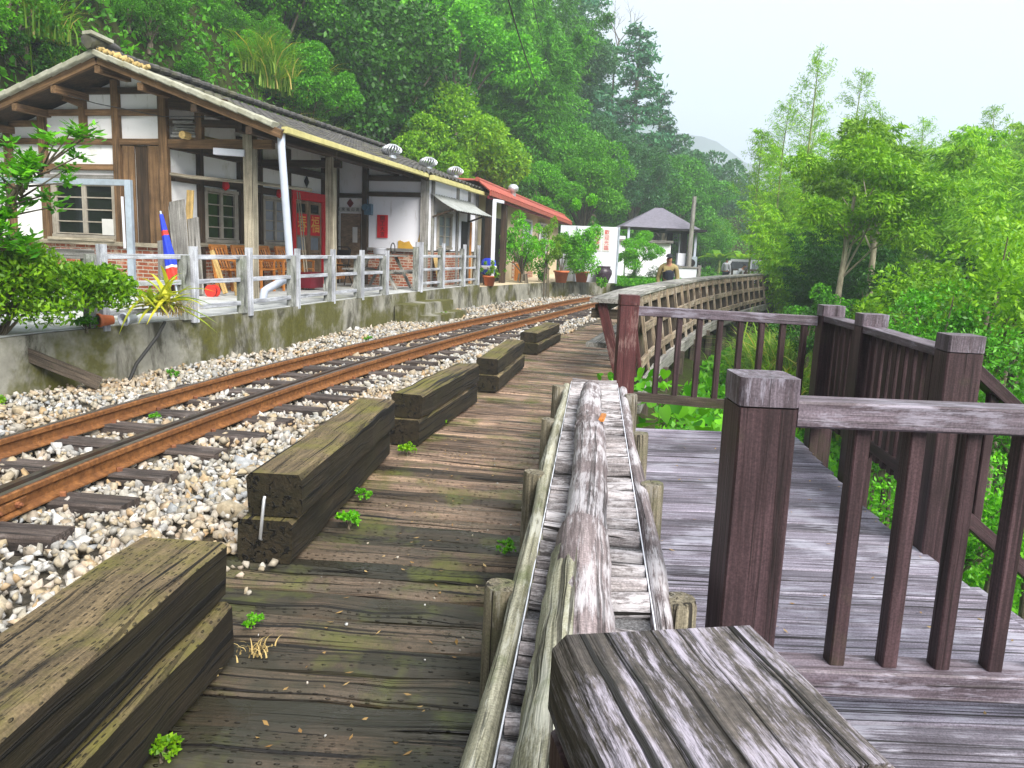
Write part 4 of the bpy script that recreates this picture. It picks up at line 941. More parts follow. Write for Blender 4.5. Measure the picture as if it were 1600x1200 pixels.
for b0, b1, z0, z1, s_, vert in ((.02, .12, .75, 2.18, '喜春來寶島風光', True), (.66, .76, .75, 2.18, '福氣滿門添吉慶', True), (.02, .76, 2.13, 2.24, '喜來福山高和', False)):
    pp = MB().prism([H(AW - .045, b0, z0), H(AW - .045, b1, z0), H(AW - .045, b1, z1), H(AW - .045, b0, z1)], AX * .006).build('couplet_strip', 'paper', house)
    n = len(s_); 
    for i, ch in enumerate(s_):
        if vert: text('couplet_character', ch, H(AW - .049, (b0 + b1) / 2, z1 - .1 - (z1 - z0 - .2) * i / (n - 1)), BX, UP, .085, 'ink', pp)
        else: text('couplet_character', ch, H(AW - .05, b0 + .07 + (b1 - b0 - .14) * i / (n - 1), (z0 + z1) / 2), BX, UP, .085, 'ink', pp)
pp = MB().prism([H(AW - .03, 1.04, 1.58), H(AW - .03, 1.30, 1.58), H(AW - .03, 1.30, 2.09), H(AW - .03, 1.04, 2.09)], AX * .01).build('red_banner', 'red_paper', house)
for i, ch in enumerate('開工大吉'): text('ink_character', ch, H(AW - .034, 1.175, 2.01 - .118 * i), BX, UP, .115, 'ink', pp)
MB().prism([H(AW - .02, b, z) for b, z in ((1.55, 1.36), (1.95, 1.36), (1.86, 1.46), (1.82, 1.53), (1.70, 1.5), (1.6, 1.54), (1.55, 1.52))], AX * .01).build('bare_plaster_patch', 'ochre', house)
MB().prism([H(AW - .02, b, z) for b, z in ((2.0, 1.36), (2.11, 1.36), (2.11, 1.86), (2.07, 1.74), (2.03, 1.52))], AX * .01).build('bare_plaster_patch', 'ochre', house)
mt = MB().box(tuple(H(AW - .1, .86, 2.2)), (.17, .12, .24), -TH); mt.tube([H(AW - .16, .82, 2.24), H(AW - .24, .82, 2.24)], .07, 12); mt.tube([H(AW - .08, .83, 2.32), H(AW - .08, .79, 2.6)], .01, 6)
mt.build('electric_meter', 'blue_grey', house)
# wing side: window under a tin awning, doorway painted dark
window((6.62, BW, 0), 'a', .95, 1.40, 2.2, NF, 2, 3, 'frosted')
for a in (6.25, 8.05, 9.0, 9.7): hb('post', (a, BW + .02, .5), (a, BW + .02, 2.95), .07, .1, 'grey_timber', up=tuple(AX))
MB().prism([H(8.45, BW + .01, .52), H(8.95, BW + .01, .52), H(8.95, BW + .01, 2.1), H(8.45, BW + .01, 2.1)], BX * .012).build('painted_shade_doorway', 'ink', house)  # flat black sheet, the shade inside the door opening as colour
hb('door_jamb', (9.06, BW + .06, .5), (9.06, BW + .06, 2.1), .06, .08, 'orange_wood', up=tuple(AX))
vs, fs = [], []
for i in range(33):
    a = 6.1 + 2.9 * i / 32
    for k in range(5):
        t_ = k / 4; vs.append(H(a, BW + .03 + .62 * t_, 2.62 - .36 * t_ + .012 * math.cos(a * 2 * math.pi / .18) - .03 * math.sin(t_ * 3.1)))
for i in range(32):
    for k in range(4): fs.append((i * 5 + k, i * 5 + k + 1, (i + 1) * 5 + k + 1, (i + 1) * 5 + k))
o = MB().add(vs, fs).build('awning', 'awning', house); md = o.modifiers.new('thick', 'SOLIDIFY'); md.thickness = .012
for a in (6.2, 8.9): hb('awning_strut', (a, BW + .05, 2.1), (a, BW + .55, 2.28), .04, .04, 'house_dark')
hb('awning_edge', (6.1, BW + .60, 2.25), (9.0, BW + .60, 2.25), .03, .05, 'house_dark')
# spinning roof ventilators
for a in (5.6, 7.9, 10.0):
    c = H(a, 1.45, rz(1.45) - .10)
    vt = MB().lathe(c, [(.11, 0), (.11, .1)], 14).build('roof_ventilator', 'zinc', house)
    m = MB()
    for k in range(20):
        an = 2 * math.pi * k / 20; pts = []
        for j in range(7):
            ph = j / 6; r_ = .20 * math.sin(math.pi * (.12 + .80 * ph)) + .02; pts.append(c + V3((math.cos(an + ph * .5) * r_, math.sin(an + ph * .5) * r_, .10 + .22 * ph)))
        m.tube(pts, .022, 5, flat=.5)
    m.build('vent_blades', 'zinc', vt, org=ORG[house.name])
    MB().lathe(c, [(.10, .305), (.09, .325), (0, .335)], 14).build('vent_cap', 'zinc', vt, org=ORG[house.name])

# ------------------------------------------------------------------ things on and around the porch
fr_ = thing('steel_gantry', 'blue grey steel goal frame standing in front of the gable', 'gantry', tuple(H(-.9, -.1, .5)))
MB().beam(H(-.9, .03, .5), H(-.9, .03, 2.22), .09, .09).build('post', 'steel', fr_); MB().beam(H(-.9, -2.5, 2.18), H(-.9, .07, 2.18), .07, .085).build('cross_bar', 'steel', fr_); MB().beam(H(-.9, -2.5, .5), H(-.9, -2.5, 2.2), .08, .08).build('post', 'steel', fr_)
m = MB().tube([H(-.12, -.74, 1.2), H(-.12, -.75, 2.02)], .022, 8); tag(m.build('plastic_pipe', 'white'), 'thin white pipe standing against the brown boards of the gable', 'pipe')
def lboard(name, p, q, wd, th_, mat, label, upv=None):
    m = MB().beam(H(*p), H(*q), wd, th_, up=tuple(upv or AX), seg=5, jit=.003); return tag(m.build(name, mat), label, 'board')
lboard('leaning_board', (-.30, .48, .52), (-.05, .20, 1.98), .30, .03, 'grey_timber', 'wide grey board leaning beside the blue parasol')
lboard('leaning_board', (-.22, .68, .52), (.05, .42, 1.72), .20, .03, 'grey_timber', 'second grey board leaning behind the wide one')
lboard('leaning_board', (.0, .30, .8), (.12, .34, 2.16), .12, .03, 'tan_ply', 'pale narrow board tip behind the wide grey board')
lboard('leaning_board', (-.5, .24, .52), (-.3, .10, 1.35), .14, .03, 'grey_timber', 'small grey board standing left of the blue parasol')
lboard('leaning_board', (.1, .95, .55), (.15, .68, 1.22), .07, .05, 'tan_ply', 'yellowish batten leaning against the orange chairs')
ps = thing('parasol', 'closed blue and red parasol leaning on the grey board', 'parasol', tuple(H(-.5, .35, .5)))
p0, p1 = H(-.55, .55, .52), H(-.42, .20, 1.75); d = (p1 - p0)
MB().tube([p0, p1 + d * .04], .016, 8).build('pole', 'steel', ps)
s1, s2 = d.orthogonal().normalized(), d.cross(d.orthogonal()).normalized(); vs, fs = [], []
m = MB()
for (t0, t1, mi) in ((.14, .34, 1), (.34, .37, 2), (.37, .42, 0), (.42, .74, 0), (.74, .80, 1), (.80, 1.0, 0)):
    vs, fs = [], []
    for i in range(5):
        t_ = t0 + (t1 - t0) * i / 4; base = p0 + d * t_; r_ = .088 * (1 - .72 * max(0, (t_ - .2) / .8)) * (.85 if t_ < .2 else 1)
        for j in range(16):
            an = 2 * math.pi * j / 16; rr = r_ * (1.0 + .28 * math.cos(an * 4 + t_ * 4)); vs.append(base + s1 * (math.cos(an) * rr) + s2 * (math.sin(an) * rr))
    for i in range(4):
        for j in range(16): fs.append((i * 16 + j, i * 16 + (j + 1) % 16, (i + 1) * 16 + (j + 1) % 16, (i + 1) * 16 + j))
    m.cur = mi; m.add(vs, fs, None, True)
m.build('canopy', ['blue', 'scarlet', 'white_cloth'], ps)
# orange wooden chairs folded against the wall
def chair(a, b, label, rz_=0.0, z0=.5, tilt=.28):
    c = thing('wooden_chair', label, 'chair', tuple(H(a, b, z0)), 'varnished chairs stored on the porch')
    def W(x, y, z): return H(a + x * math.cos(rz_) - y * math.sin(rz_), b + x * math.sin(rz_) + y * math.cos(rz_), z0 + z)
    for x in (-.21, .21):
        MB().beam(W(x, .24, 0), W(x, .24, .40), .04, .045).build('leg', 'orange_wood', c); MB().beam(W(x, -.2, 0), W(x, -.2 - tilt * .5, .80), .04, .045).build('back_leg', 'orange_wood', c)
        MB().beam(W(x, .26, .55), W(x, -.26, .58), .05, .03).build('armrest', 'orange_wood', c); MB().beam(W(x, .24, .4), W(x, .24, .55), .035, .035).build('arm_post', 'orange_wood', c)
    m = MB()
    for k in range(6): m.beam(W(-.22, -.2 + .085 * k, .40), W(.22, -.2 + .085 * k, .40), .06, .022)
    m.build('seat', 'orange_wood', c)
    m = MB()
    for k in range(5): m.beam(W(-.16 + .08 * k, -.21, .42), W(-.16 + .08 * k, -.21 - tilt * .45, .76), .035, .018, up=tuple(BX))
    m.beam(W(-.23, -.21 - tilt * .5, .78), W(.23, -.21 - tilt * .5, .78), .03, .07)
    m.build('backrest', 'orange_wood', c)
for a, b, lb in ((1.0, .55, 'leftmost orange slatted chair, below the left half of the dark window'), (1.62, .55, 'orange slatted chair right of the leftmost one, under the dark window'), (2.25, .62, 'orange slatted chair behind the first porch post'), (2.95, .62, 'orange slatted chair below the frosted window')): chair(a, b, lb)
o = MB().box(tuple(H(2.8, .98, .70)), (.5, .3, .3), R(90) - TH); tag(o.build('storage_crate', 'dark_red'), 'dark maroon crate on the porch floor below the chairs', 'crate')
t = thing('cable_reel', 'small round red reel standing on the porch floor by the boards', 'reel', tuple(H(-.3, 1.0, .5)))
c = H(-.2, .92, .60)
MB().tube([c - AX * .06, c - AX * .045], .1, 18).build('front_flange', 'scarlet', t); MB().tube([c - AX * .045, c + AX * .05], .055, 12).build('spool', 'dark_red', t); MB().tube([c + AX * .05, c + AX * .065], .1, 18).build('back_flange', 'scarlet', t)
for k, (a, b, r_, h_, mat, lb) in enumerate(((.35, 1.05, .10, .22, 'tan_ply', 'tan bucket on the porch floor between batten and post'), (.2, 1.27, .07, .26, 'grey_timber', 'grey can on the porch floor beside the first post'))):
    m = MB().lathe(H(a, b, .5), [(r_ * .8, 0), (r_, h_), (r_ * .9, h_), (r_ * .72, .03), (0, .03)], 14); tag(m.build('bucket', mat), lb, 'bucket')
# picnic table with a white pot, folding chair, slatted panel
pt = thing('picnic_table', 'weathered grey picnic table with slanted legs before the brick wing wall', 'table', tuple(H(4.6, 1.62, .5)))
def T(a, b, z): return H(4.7 + a, 1.66 + b, .5 + z)
m = MB()
for k in range(5): m.beam(T(-.55, -.28 + .14 * k, .70), T(.55, -.28 + .14 * k, .70), .13, .035)
m.build('tabletop', 'grey_timber', pt)
for sd_ in (-1, 1):
    MB().beam(T(-.6, sd_ * .55, .40), T(.6, sd_ * .55, .40), .2, .035).build('bench_board', 'grey_timber', pt)
    for a in (-.42, .42): MB().beam(T(a, sd_ * .12, .68), T(a, sd_ * .5, 0), .045, .09, up=tuple(AX)).build('leg', 'grey_timber', pt)
for a in (-.42, .42): MB().beam(T(a + .04, -.6, .36), T(a + .04, .6, .36), .04, .07).build('cross_bar', 'grey_timber', pt)
m = MB().lathe(T(-.2, .02, .72), [(.10, 0), (.13, .02), (.14, .13), (.15, .135), (.13, .12), (.11, .03), (0, .03)], 16); tag(m.build('enamel_pot', 'white'), 'white enamel pot standing on the picnic table', 'pot')
m = MB().tube([T(.2 + .11 * math.cos(q), .15, .86 + .11 * math.sin(q)) for q in np.linspace(0, 6.3, 20)], .012, 6); tag(m.build('wire_hoop', 'wire'), 'dark round hoop propped on the picnic table', 'hoop')
fc = thing('folding_chair', 'black folding chair in front of the brown side door', 'chair', tuple(H(5.2, .45, .5)))
def F(a, b, z): return H(5.2 + a, .42 + b, .5 + z)
for b in (-.2, .2): MB().tube([F(-.2, b, 0), F(.12, b, .78)], .013, 6).build('leg', 'black', fc); MB().tube([F(.22, b, 0), F(-.15, b, .43)], .013, 6).build('leg', 'black', fc)
MB().tube([F(.12, -.2, .78), F(.14, -.12, .84), F(.14, .12, .84), F(.12, .2, .78)], .013, 6).build('top_bar', 'black', fc); MB().beam(F(-.17, 0, .44), F(.14, 0, .44), .38, .03).build('seat', 'black', fc); MB().beam(F(.09, -.19, .70), F(.09, .19, .70), .02, .16).build('backrest', 'black', fc)
sp = thing('slatted_panel', 'light wooden slatted panel leaning right of the red doorway', 'panel', tuple(H(5.1, .3, .6)))
m = MB()
for k in range(6): m.beam(H(5.16 + .09 * k, .32, .62), H(5.16 + .09 * k, .16, 1.28), .045, .02, up=tuple(BX))
m.build('slats', 'orange_wood', sp); m = MB()
for z, b in ((.68, .31), (.95, .24), (1.22, .17)): m.beam(H(5.12, b, z), H(5.66, b, z), .03, .05)
m.build('cross_bar', 'orange_wood', sp)
# drainpipe from the eaves
dp = thing('drainpipe', 'grey plastic drainpipe running slantwise down from the eaves', 'drainpipe', tuple(H(-.2, 2.2, .9)))
MB().tube([H(-.55, 2.36, 3.0), H(-.55, 2.36, 2.75), H(-.34, 2.36, 1.15), H(-.3, 2.36, 1.0)], .055, 12).build('downpipe', 'pvc', dp)
MB().tube([H(-.3, 2.36, 1.0), H(-.32, 2.37, .9), H(-.98, 2.38, .74), H(-1.08, 2.38, .71), H(-1.12, 2.38, .58)], .055, 12).build('outlet_pipe', 'pvc', dp)
# boards stored on the porch beam
for k in range(5):
    a0 = rnd.uniform(-.1, .05); m = MB().beam(H(a0, .16 + .02 * k, 2.97 + .05 * k), H(a0 + .02, .58, 2.97 + .05 * k), .12, .035, seg=4, jit=.006)
    tag(m.build('stored_board', 'grey_timber'), 'rough grey board stacked on the porch beam under the roof', 'board', 'boards stacked on the porch beam')
m = MB().tube([H(-.2, .45, 2.97), H(.9, .52, 2.97)], [.06, .055], 12, jit=.04); tag(m.build('stored_log', 'tan_ply'), 'short pale log lying on the porch beam', 'log')
m = MB().beam(H(-.1, .95, 2.74), H(-.05, 1.45, 2.72), .1, .1); tag(m.build('lamp_tube', 'white'), 'white tube lamp hanging under the porch beam', 'lamp')
m = MB().tube([H(.0, -.12, 2.42), H(.0, .4, 2.36), H(.9, 1.0, 2.36), H(2.0, 1.45, 2.34)], .03, 8, jit=.08); tag(m.build('bamboo_pole', 'pale_timber'), 'long bamboo pole slung across the porch', 'pole')
for k in range(2): m = MB().tube([H(2.62 + .1 * k, 1.0, .52), H(2.75 + .08 * k, .75, 2.35)], .014, 6); tag(m.build('broom_stick', 'pale_timber'), ('left' if k == 0 else 'right') + ' one of two thin sticks standing before the frosted window', 'stick')
m = MB().tube([H(6.6, 2.7, .52), H(6.6, 2.7, .53)], .1, 6)
lboard('leaning_board', (6.35, BW + .25, .53), (6.4, BW + .08, 1.22), .42, .025, 'tan_ply', 'yellow plywood sheet leaning under the wing window', BX)
# potted aloe and tipped pots on the wall
m = MB().lathe((-4.16, 7.45, .5), [(.09, 0), (.12, .22), (.135, .22), (.135, .26), (.11, .26), (.09, .05), (0, .05)], 14)
# hung meter cable across the gable
m = MB().tube([H(-.55, -1.8, 3.62), H(-.3, -1.0, 3.42), H(-.3, .2, 3.22), H(-.4, 1.2, 3.2), H(-.5, 2.0, 3.22)], .008, 5); tag(m.build('cable', 'wire'), 'thin slack cable strung across the gable under the roof', 'cable')

# ------------------------------------------------------------------ red roofed building, white panel, garden, kiosk
MB_ = MB
m = MB().prism([(-.94, 20.62, -.15), (.15, 23.6, -.15), (1.45, 26.4, -.15), (3.25, 29.6, -.15), (5.0, 32.6, -.15), (3.4, 36, -.15), (-4.4, 36, -.15), (-4.4, 20.62, -.15)], (0, 0, .59))
terr = thing('paved_terrace', 'pale concrete terrace with a low stained kerb wall in front of the red roofed building', 'terrace', (0, 27, -.1))
m.build('terrace_wall', 'concrete', terr)
MB().prism([(-.97, 20.63, .438), (.11, 23.6, .438), (1.41, 26.4, .438), (3.21, 29.6, .438), (4.95, 32.6, .438), (3.4, 35.9, .438), (-4.3, 35.9, .438), (-4.3, 20.63, .438)], (0, 0, .012)).build('paving', 'beige', terr)
T2 = R(12.0); A2 = V3((math.sin(T2), math.cos(T2), 0)); B2 = V3((math.cos(T2), -math.sin(T2), 0)); O2 = V3((-1.25, 21.6, 0))
def K(a, b, z): return O2 + A2 * a + B2 * b + V3((0, 0, z))
rb = thing('red_roofed_building', 'low beige building with a red sheet roof beyond the station', 'building', tuple(K(7, -1, .45)))
def kb(name, p, q, w_, h_, mat, up=(0, 0, 1)): return MB().beam(K(*p), K(*q), w_, h_, up=up, seg=2, jit=.002).build(name, mat, rb)
MB().prism([K(0, 0, .45), K(14.5, 0, .45), K(14.5, 0, 2.95), K(0, 0, 2.95)], B2 * -.15).build('front_wall', 'beige', rb)
MB().prism([K(14.5, -3.4, .45), K(14.5, 0, .45), K(14.5, 0, 2.85), K(14.5, -2, 2.95), K(14.5, -3.4, 2.75)], A2 * .12).build('end_wall', 'pink_wall', rb)
MB().prism([K(-.02, -3.4, .45), K(-.02, -.15, .45), K(-.02, -.15, 3.05), K(-.02, -2, 3.1), K(-.02, -3.4, 2.9)], A2 * .12).build('end_wall', 'beige', rb)
vs, fs = [], []
for i in range(151):
    a = -.3 + 15.1 * i / 150
    for k, (b, z) in enumerate(((.55, 2.93), (.2, 3.19), (-1.9, 3.24), (-3.8, 2.95))): vs.append(K(a, b, z + .018 * math.cos(2 * math.pi * a / .2) - a * .012))
for i in range(150):
    for k in range(3): fs.append((i * 4 + k, i * 4 + k + 1, (i + 1) * 4 + k + 1, (i + 1) * 4 + k))
rf = MB().add(vs, fs).build('roof', 'tin_red', rb); md = rf.modifiers.new('thick', 'SOLIDIFY'); md.thickness = .03
m = MB().tube([K(-.35, .2, 3.22), K(14.8, .2, 3.04)], .06, 8); m.build('ridge_cap', 'tin_red', rf, org=ORG[rb.name])
kb('fascia', (-.3, .56, 2.87), (14.8, .56, 2.69), .05, .12, 'tin_red'); kb('fascia', (-.3, .50, 2.77), (14.8, .50, 2.6), .04, .08, 'dark_red')
m = MB().lathe(K(3.6, .3, 3.06), [(.09, 0), (.09, .14), (.16, .17), (.17, .28), (.1, .36), (0, .38)], 12); m.build('roof_ventilator', 'zinc', rb)
kb('post', (.45, .35, .45), (.45, .35, 2.8), .16, .2, 'house_dark', tuple(A2)); kb('post', (2.1, .4, .45), (2.1, .4, 2.75), .16, .2, 'house_dark', tuple(A2)); kb('post', (4.4, .4, .45), (4.4, .4, 1.0), .2, .24, 'orange_wood', tuple(A2))
for a0, a1 in ((1.0, 1.7), (2.5, 3.9)): MB().prism([K(a0, .02, .46), K(a1, .02, .46), K(a1, .02, 2.35), K(a0, .02, 2.35)], B2 * .012).build('painted_shade_doorway', 'ink', rb)  # black sheets on the wall paint the dark interior behind each doorway
kb('door_jamb', (1.78, .05, .45), (1.78, .05, 2.35), .07, .09, 'orange_wood', tuple(A2))
m = MB().prism([K(5.2, .02, .45), K(8.6, .02, .45), K(8.6, .02, 1.2), K(5.2, .02, 1.2)], B2 * .05); m.g = [((V3(v) - O2).dot(A2), v[2], 0) for v in m.v]; m.build('brick_base', 'brick', rb)
for a0 in (6.6, 9.8):
    f = MB(); o_ = K(a0, .05, 0)
    for x in (0, .75, 1.5): f.beam(K(a0 + x, .06, 1.25), K(a0 + x, .06, 2.5), .06, .06, up=tuple(B2))
    for z in (1.25, 2.5): f.beam(K(a0, .06, z), K(a0 + 1.5, .06, z), .06, .06)
    w_ = f.build('window', 'white', rb); MB().prism([K(a0, .03, 1.25), K(a0 + 1.5, .03, 1.25), K(a0 + 1.5, .03, 2.5), K(a0, .03, 2.5)], B2 * .01).build('glass', 'frosted', w_, org=ORG[rb.name])
kb('downpipe', (-.05, .62, .45), (-.05, .62, 2.7), .09, .09, 'white', tuple(A2)); kb('gutter_pipe', (-.05, .62, 2.7), (.9, .62, 2.72), .08, .08, 'white')
# white panel with red characters
pn = thing('signboard_wall', 'tall white panel wall with red vertical lettering beside the pots', 'panel wall', (2.5, 27.6, .45))
MB().prism([(1.45, 27.35, .44), (3.42, 27.35, .44), (3.42, 27.35, 2.33), (1.45, 27.35, 2.33)], (0.05, .16, 0)).build('panel', 'white', pn)
MB().box((2.0, 27.33, 1.38), (.03, .03, 1.86)).build('panel_joint', 'steel', pn); MB().box((3.44, 27.42, 1.38), (.05, .2, 1.92)).build('edge_post', 'steel', pn)
for x0, s_ in ((3.03, '歡迎光臨'), (2.72, '老街茶坊')):
    fr2 = MB().prism([(x0 - .13, 27.335, 1.5), (x0 + .13, 27.335, 1.5), (x0 + .13, 27.335, 2.25), (x0 - .13, 27.335, 2.25)], (0, .01, 0)).build('sign_sheet', 'paper', pn)
    for i, ch in enumerate(s_): text('red_character', ch, (x0, 27.33, 2.14 - .175 * i), (1, 0, 0), UP, .17, 'scarlet', fr2)
# garden wall pieces
gw = thing('garden_wall', 'white rendered garden wall behind the small tree', 'wall', (5.2, 33.9, .4))
MB().prism([(4.0, 33.9, .0), (4.55, 33.9, .0), (4.55, 33.9, 2.2), (4.0, 33.9, 2.2)], (0, .2, 0)).build('wall_panel', 'white', gw); MB().prism([(4.62, 33.95, .0), (6.5, 33.95, .0), (6.5, 33.95, 1.95), (4.62, 33.95, 1.95)], (0, .2, 0)).build('wall_panel', 'plaster', gw)
MB().box((5.2, 33.98, 2.02), (2.7, .5, .1)).build('wall_cap', 'grey_timber', gw)
# kiosk
kx, ky = 6.35, 36.2
kk = thing('kiosk', 'open kiosk with grey shingled hip roof and dark posts', 'kiosk', (kx, ky, 0))
vs = [V3((kx - 1.9, ky - 1.9, 2.62)), V3((kx + 1.5, ky - 1.9, 2.58)), V3((kx + 1.5, ky + 1.9, 2.58)), V3((kx - 1.9, ky + 1.9, 2.62)), V3((kx - .25, ky, 3.55)), V3((kx + .1, ky, 3.55))]
r_ = MB().add(vs, [(0, 1, 5, 4), (1, 2, 5), (2, 3, 4, 5), (3, 0, 4), (3, 2, 1, 0)]).build('roof', 'purple_tile', kk)
vs = [V3((kx - .1, ky - 2.15, 2.5)), V3((kx + 1.65, ky - 2.15, 2.5)), V3((kx + 1.65, ky + 1.9, 2.5)), V3((kx - .1, ky + 1.9, 2.5))]
MB().prism(vs, (0, 0, .1)).build('eave_board', 'ink', kk)
for x in (-1.6, .8, 1.3):
    for y in (-1.7, 1.6): MB().beam((kx + x, ky + y, -.2), (kx + x, ky + y, 2.6), .24 if x == .8 else .1, .24 if x == .8 else .1, up=(0, 1, 0)).build('post', 'ink' if x == .8 else 'pvc', kk)
MB().box((kx - .1, ky - 1.75, .55), (2.0, .4, .9)).build('counter', 'white', kk); MB().box((kx - .1, ky - 1.75, 1.03), (2.1, .5, .05)).build('counter_top', 'pvc', kk)
ac = thing('steel_cabinet', 'pale metal cabinet with a dark round fan, right of the kiosk post', 'cabinet', (7.3, 34.4, 0))
MB().box((7.05, 34.4, 1.2), (.34, .4, .75)).build('cabinet_body', 'white', ac); MB().box((7.5, 34.45, 1.18), (.45, .4, .55)).build('fan_box', 'steel', ac)
MB().tube([(7.48, 34.235, 1.18), (7.48, 34.22, 1.18)], .17, 16).build('fan_grille', 'ink', ac); MB().beam((7.0, 34.4, -.2), (7.0, 34.4, .84), .06, .06, up=(0, 1, 0)).build('leg', 'steel', ac); MB().beam((7.6, 34.4, -.2), (7.6, 34.4, .92), .06, .06, up=(0, 1, 0)).build('leg', 'steel', ac)
cb = thing('white_cupboard', 'white boarded cupboard with grey posts below the metal cabinet', 'cupboard', (7.2, 33.5, 0))
MB().box((7.15, 33.6, .5), (.8, .4, .95)).build('cupboard_body', 'white', cb); MB().box((7.15, 33.6, 1.0), (.95, .5, .06)).build('cupboard_top', 'grey_timber', cb)
for x in (6.72, 7.66): MB().beam((x, 33.45, -.2), (x, 33.45, 1.1), .14, .14, up=(0, 1, 0)).build('post', 'grey_timber', cb)
m = MB().tube([(7.33, 34, -.2), (7.33, 34, 2), (7.36, 34, 3.95)], [.11, .1, .08], 12, jit=.02); tag(m.build('utility_pole', 'grey_timber'), 'slim grey utility pole beside the kiosk', 'pole')
# white van and hatchback parked by the far end
def car(x, y, rz_, label, ht=1.45, L_=3.9, van=False):
    t = thing('parked_car', label, 'car', (x, y, -.12), 'white cars parked at the far end')
    c_, s_ = math.cos(rz_), math.sin(rz_)
    def P(u, v, z): return V3((x + u * c_ - v * s_, y + u * s_ + v * c_, z - .12))
    prof = [(-L_ / 2, .35), (-L_ / 2 - .05, .6), (-L_ / 2 + .05, .9), (-L_ / 2 + .25, .98), (L_ * .22, .95), (L_ / 2 - .15, .78), (L_ / 2, .6), (L_ / 2, .32)]
    n = len(prof); vs, fs = [], []
    for hw, sh in ((.70, .97), (.83, 1.0), (.83, 1.0), (.70, .97)): pass
    for hw, k in ((-.72, .97), (-.84, 1), (.84, 1), (.72, .97)):
        for (u, z) in prof: vs.append(P(u * k, hw, z))
    for r in range(3):
        for j in range(n): fs.append((r * n + j, r * n + (j + 1) % n, (r + 1) * n + (j + 1) % n, (r + 1) * n + j))
    fs += [tuple(range(n - 1, -1, -1)), tuple(3 * n + j for j in range(n))]
    MB().add(vs, fs).build('body', 'car_white', t)
    b0, b1, t0, t1 = -L_ / 2 + .1, L_ * (.36 if van else .2), -L_ / 2 + .4, L_ * (.2 if van else .02)
    lo = [P(b0, -.76, .93), P(b1, -.76, .93), P(b1, .76, .93), P(b0, .76, .93)]; hi = [P(t0, -.64, ht - .1), P(t1, -.64, ht - .1), P(t1, .64, ht - .1), P(t0, .64, ht - .1)]
    fs = [(0, 1, 5, 4), (1, 2, 6, 5), (2, 3, 7, 6), (3, 0, 4, 7)]
    MB().add(lo + hi, fs + [(4, 5, 6, 7)]).build('windows', 'glass', t)
    m = MB().prism([h + V3((0, 0, -.005)) for h in hi], (0, 0, .15))
    for i in range(4): m.beam(lo[i], hi[i], .16, .16)
    for f_ in (.38, .68):
        for v in (-1, 1): m.beam(P(b0 + (b1 - b0) * f_, v * .77, .93), P(t0 + (t1 - t0) * f_, v * .63, ht), .07, .05)
    m.build('roof', 'car_white', t)
    for u in (-L_ * .31, L_ * .31):
        for v in (-1, 1):
            wv = V3((-s_, c_, 0)) * v; q = P(u, v * .72, .31)
            w_ = MB().tube([q, q + wv * .15], .31, 18).build('wheel', 'rubber', t); MB().tube([q + wv * .15, q + wv * .16], .18, 12).build('rim', 'zinc', w_, org=ORG[t.name])
    for v in (-.58, .58): MB().box(tuple(P(-L_ / 2 - .03, v, .72)), (.08, .26, .16), rz_).build('tail_light', 'dark_red', t); MB().box(tuple(P(L_ / 2 - .06, v, .66)), (.14, .26, .14), rz_).build('headlight', 'pvc', t)
car(14.75, 50.5, R(52), 'white hatchback parked behind the dark railing, left of the other car', 1.5)
car(17.9, 54.0, R(50), 'white van parked to the right of the white hatchback', 1.62, 4.2, True)

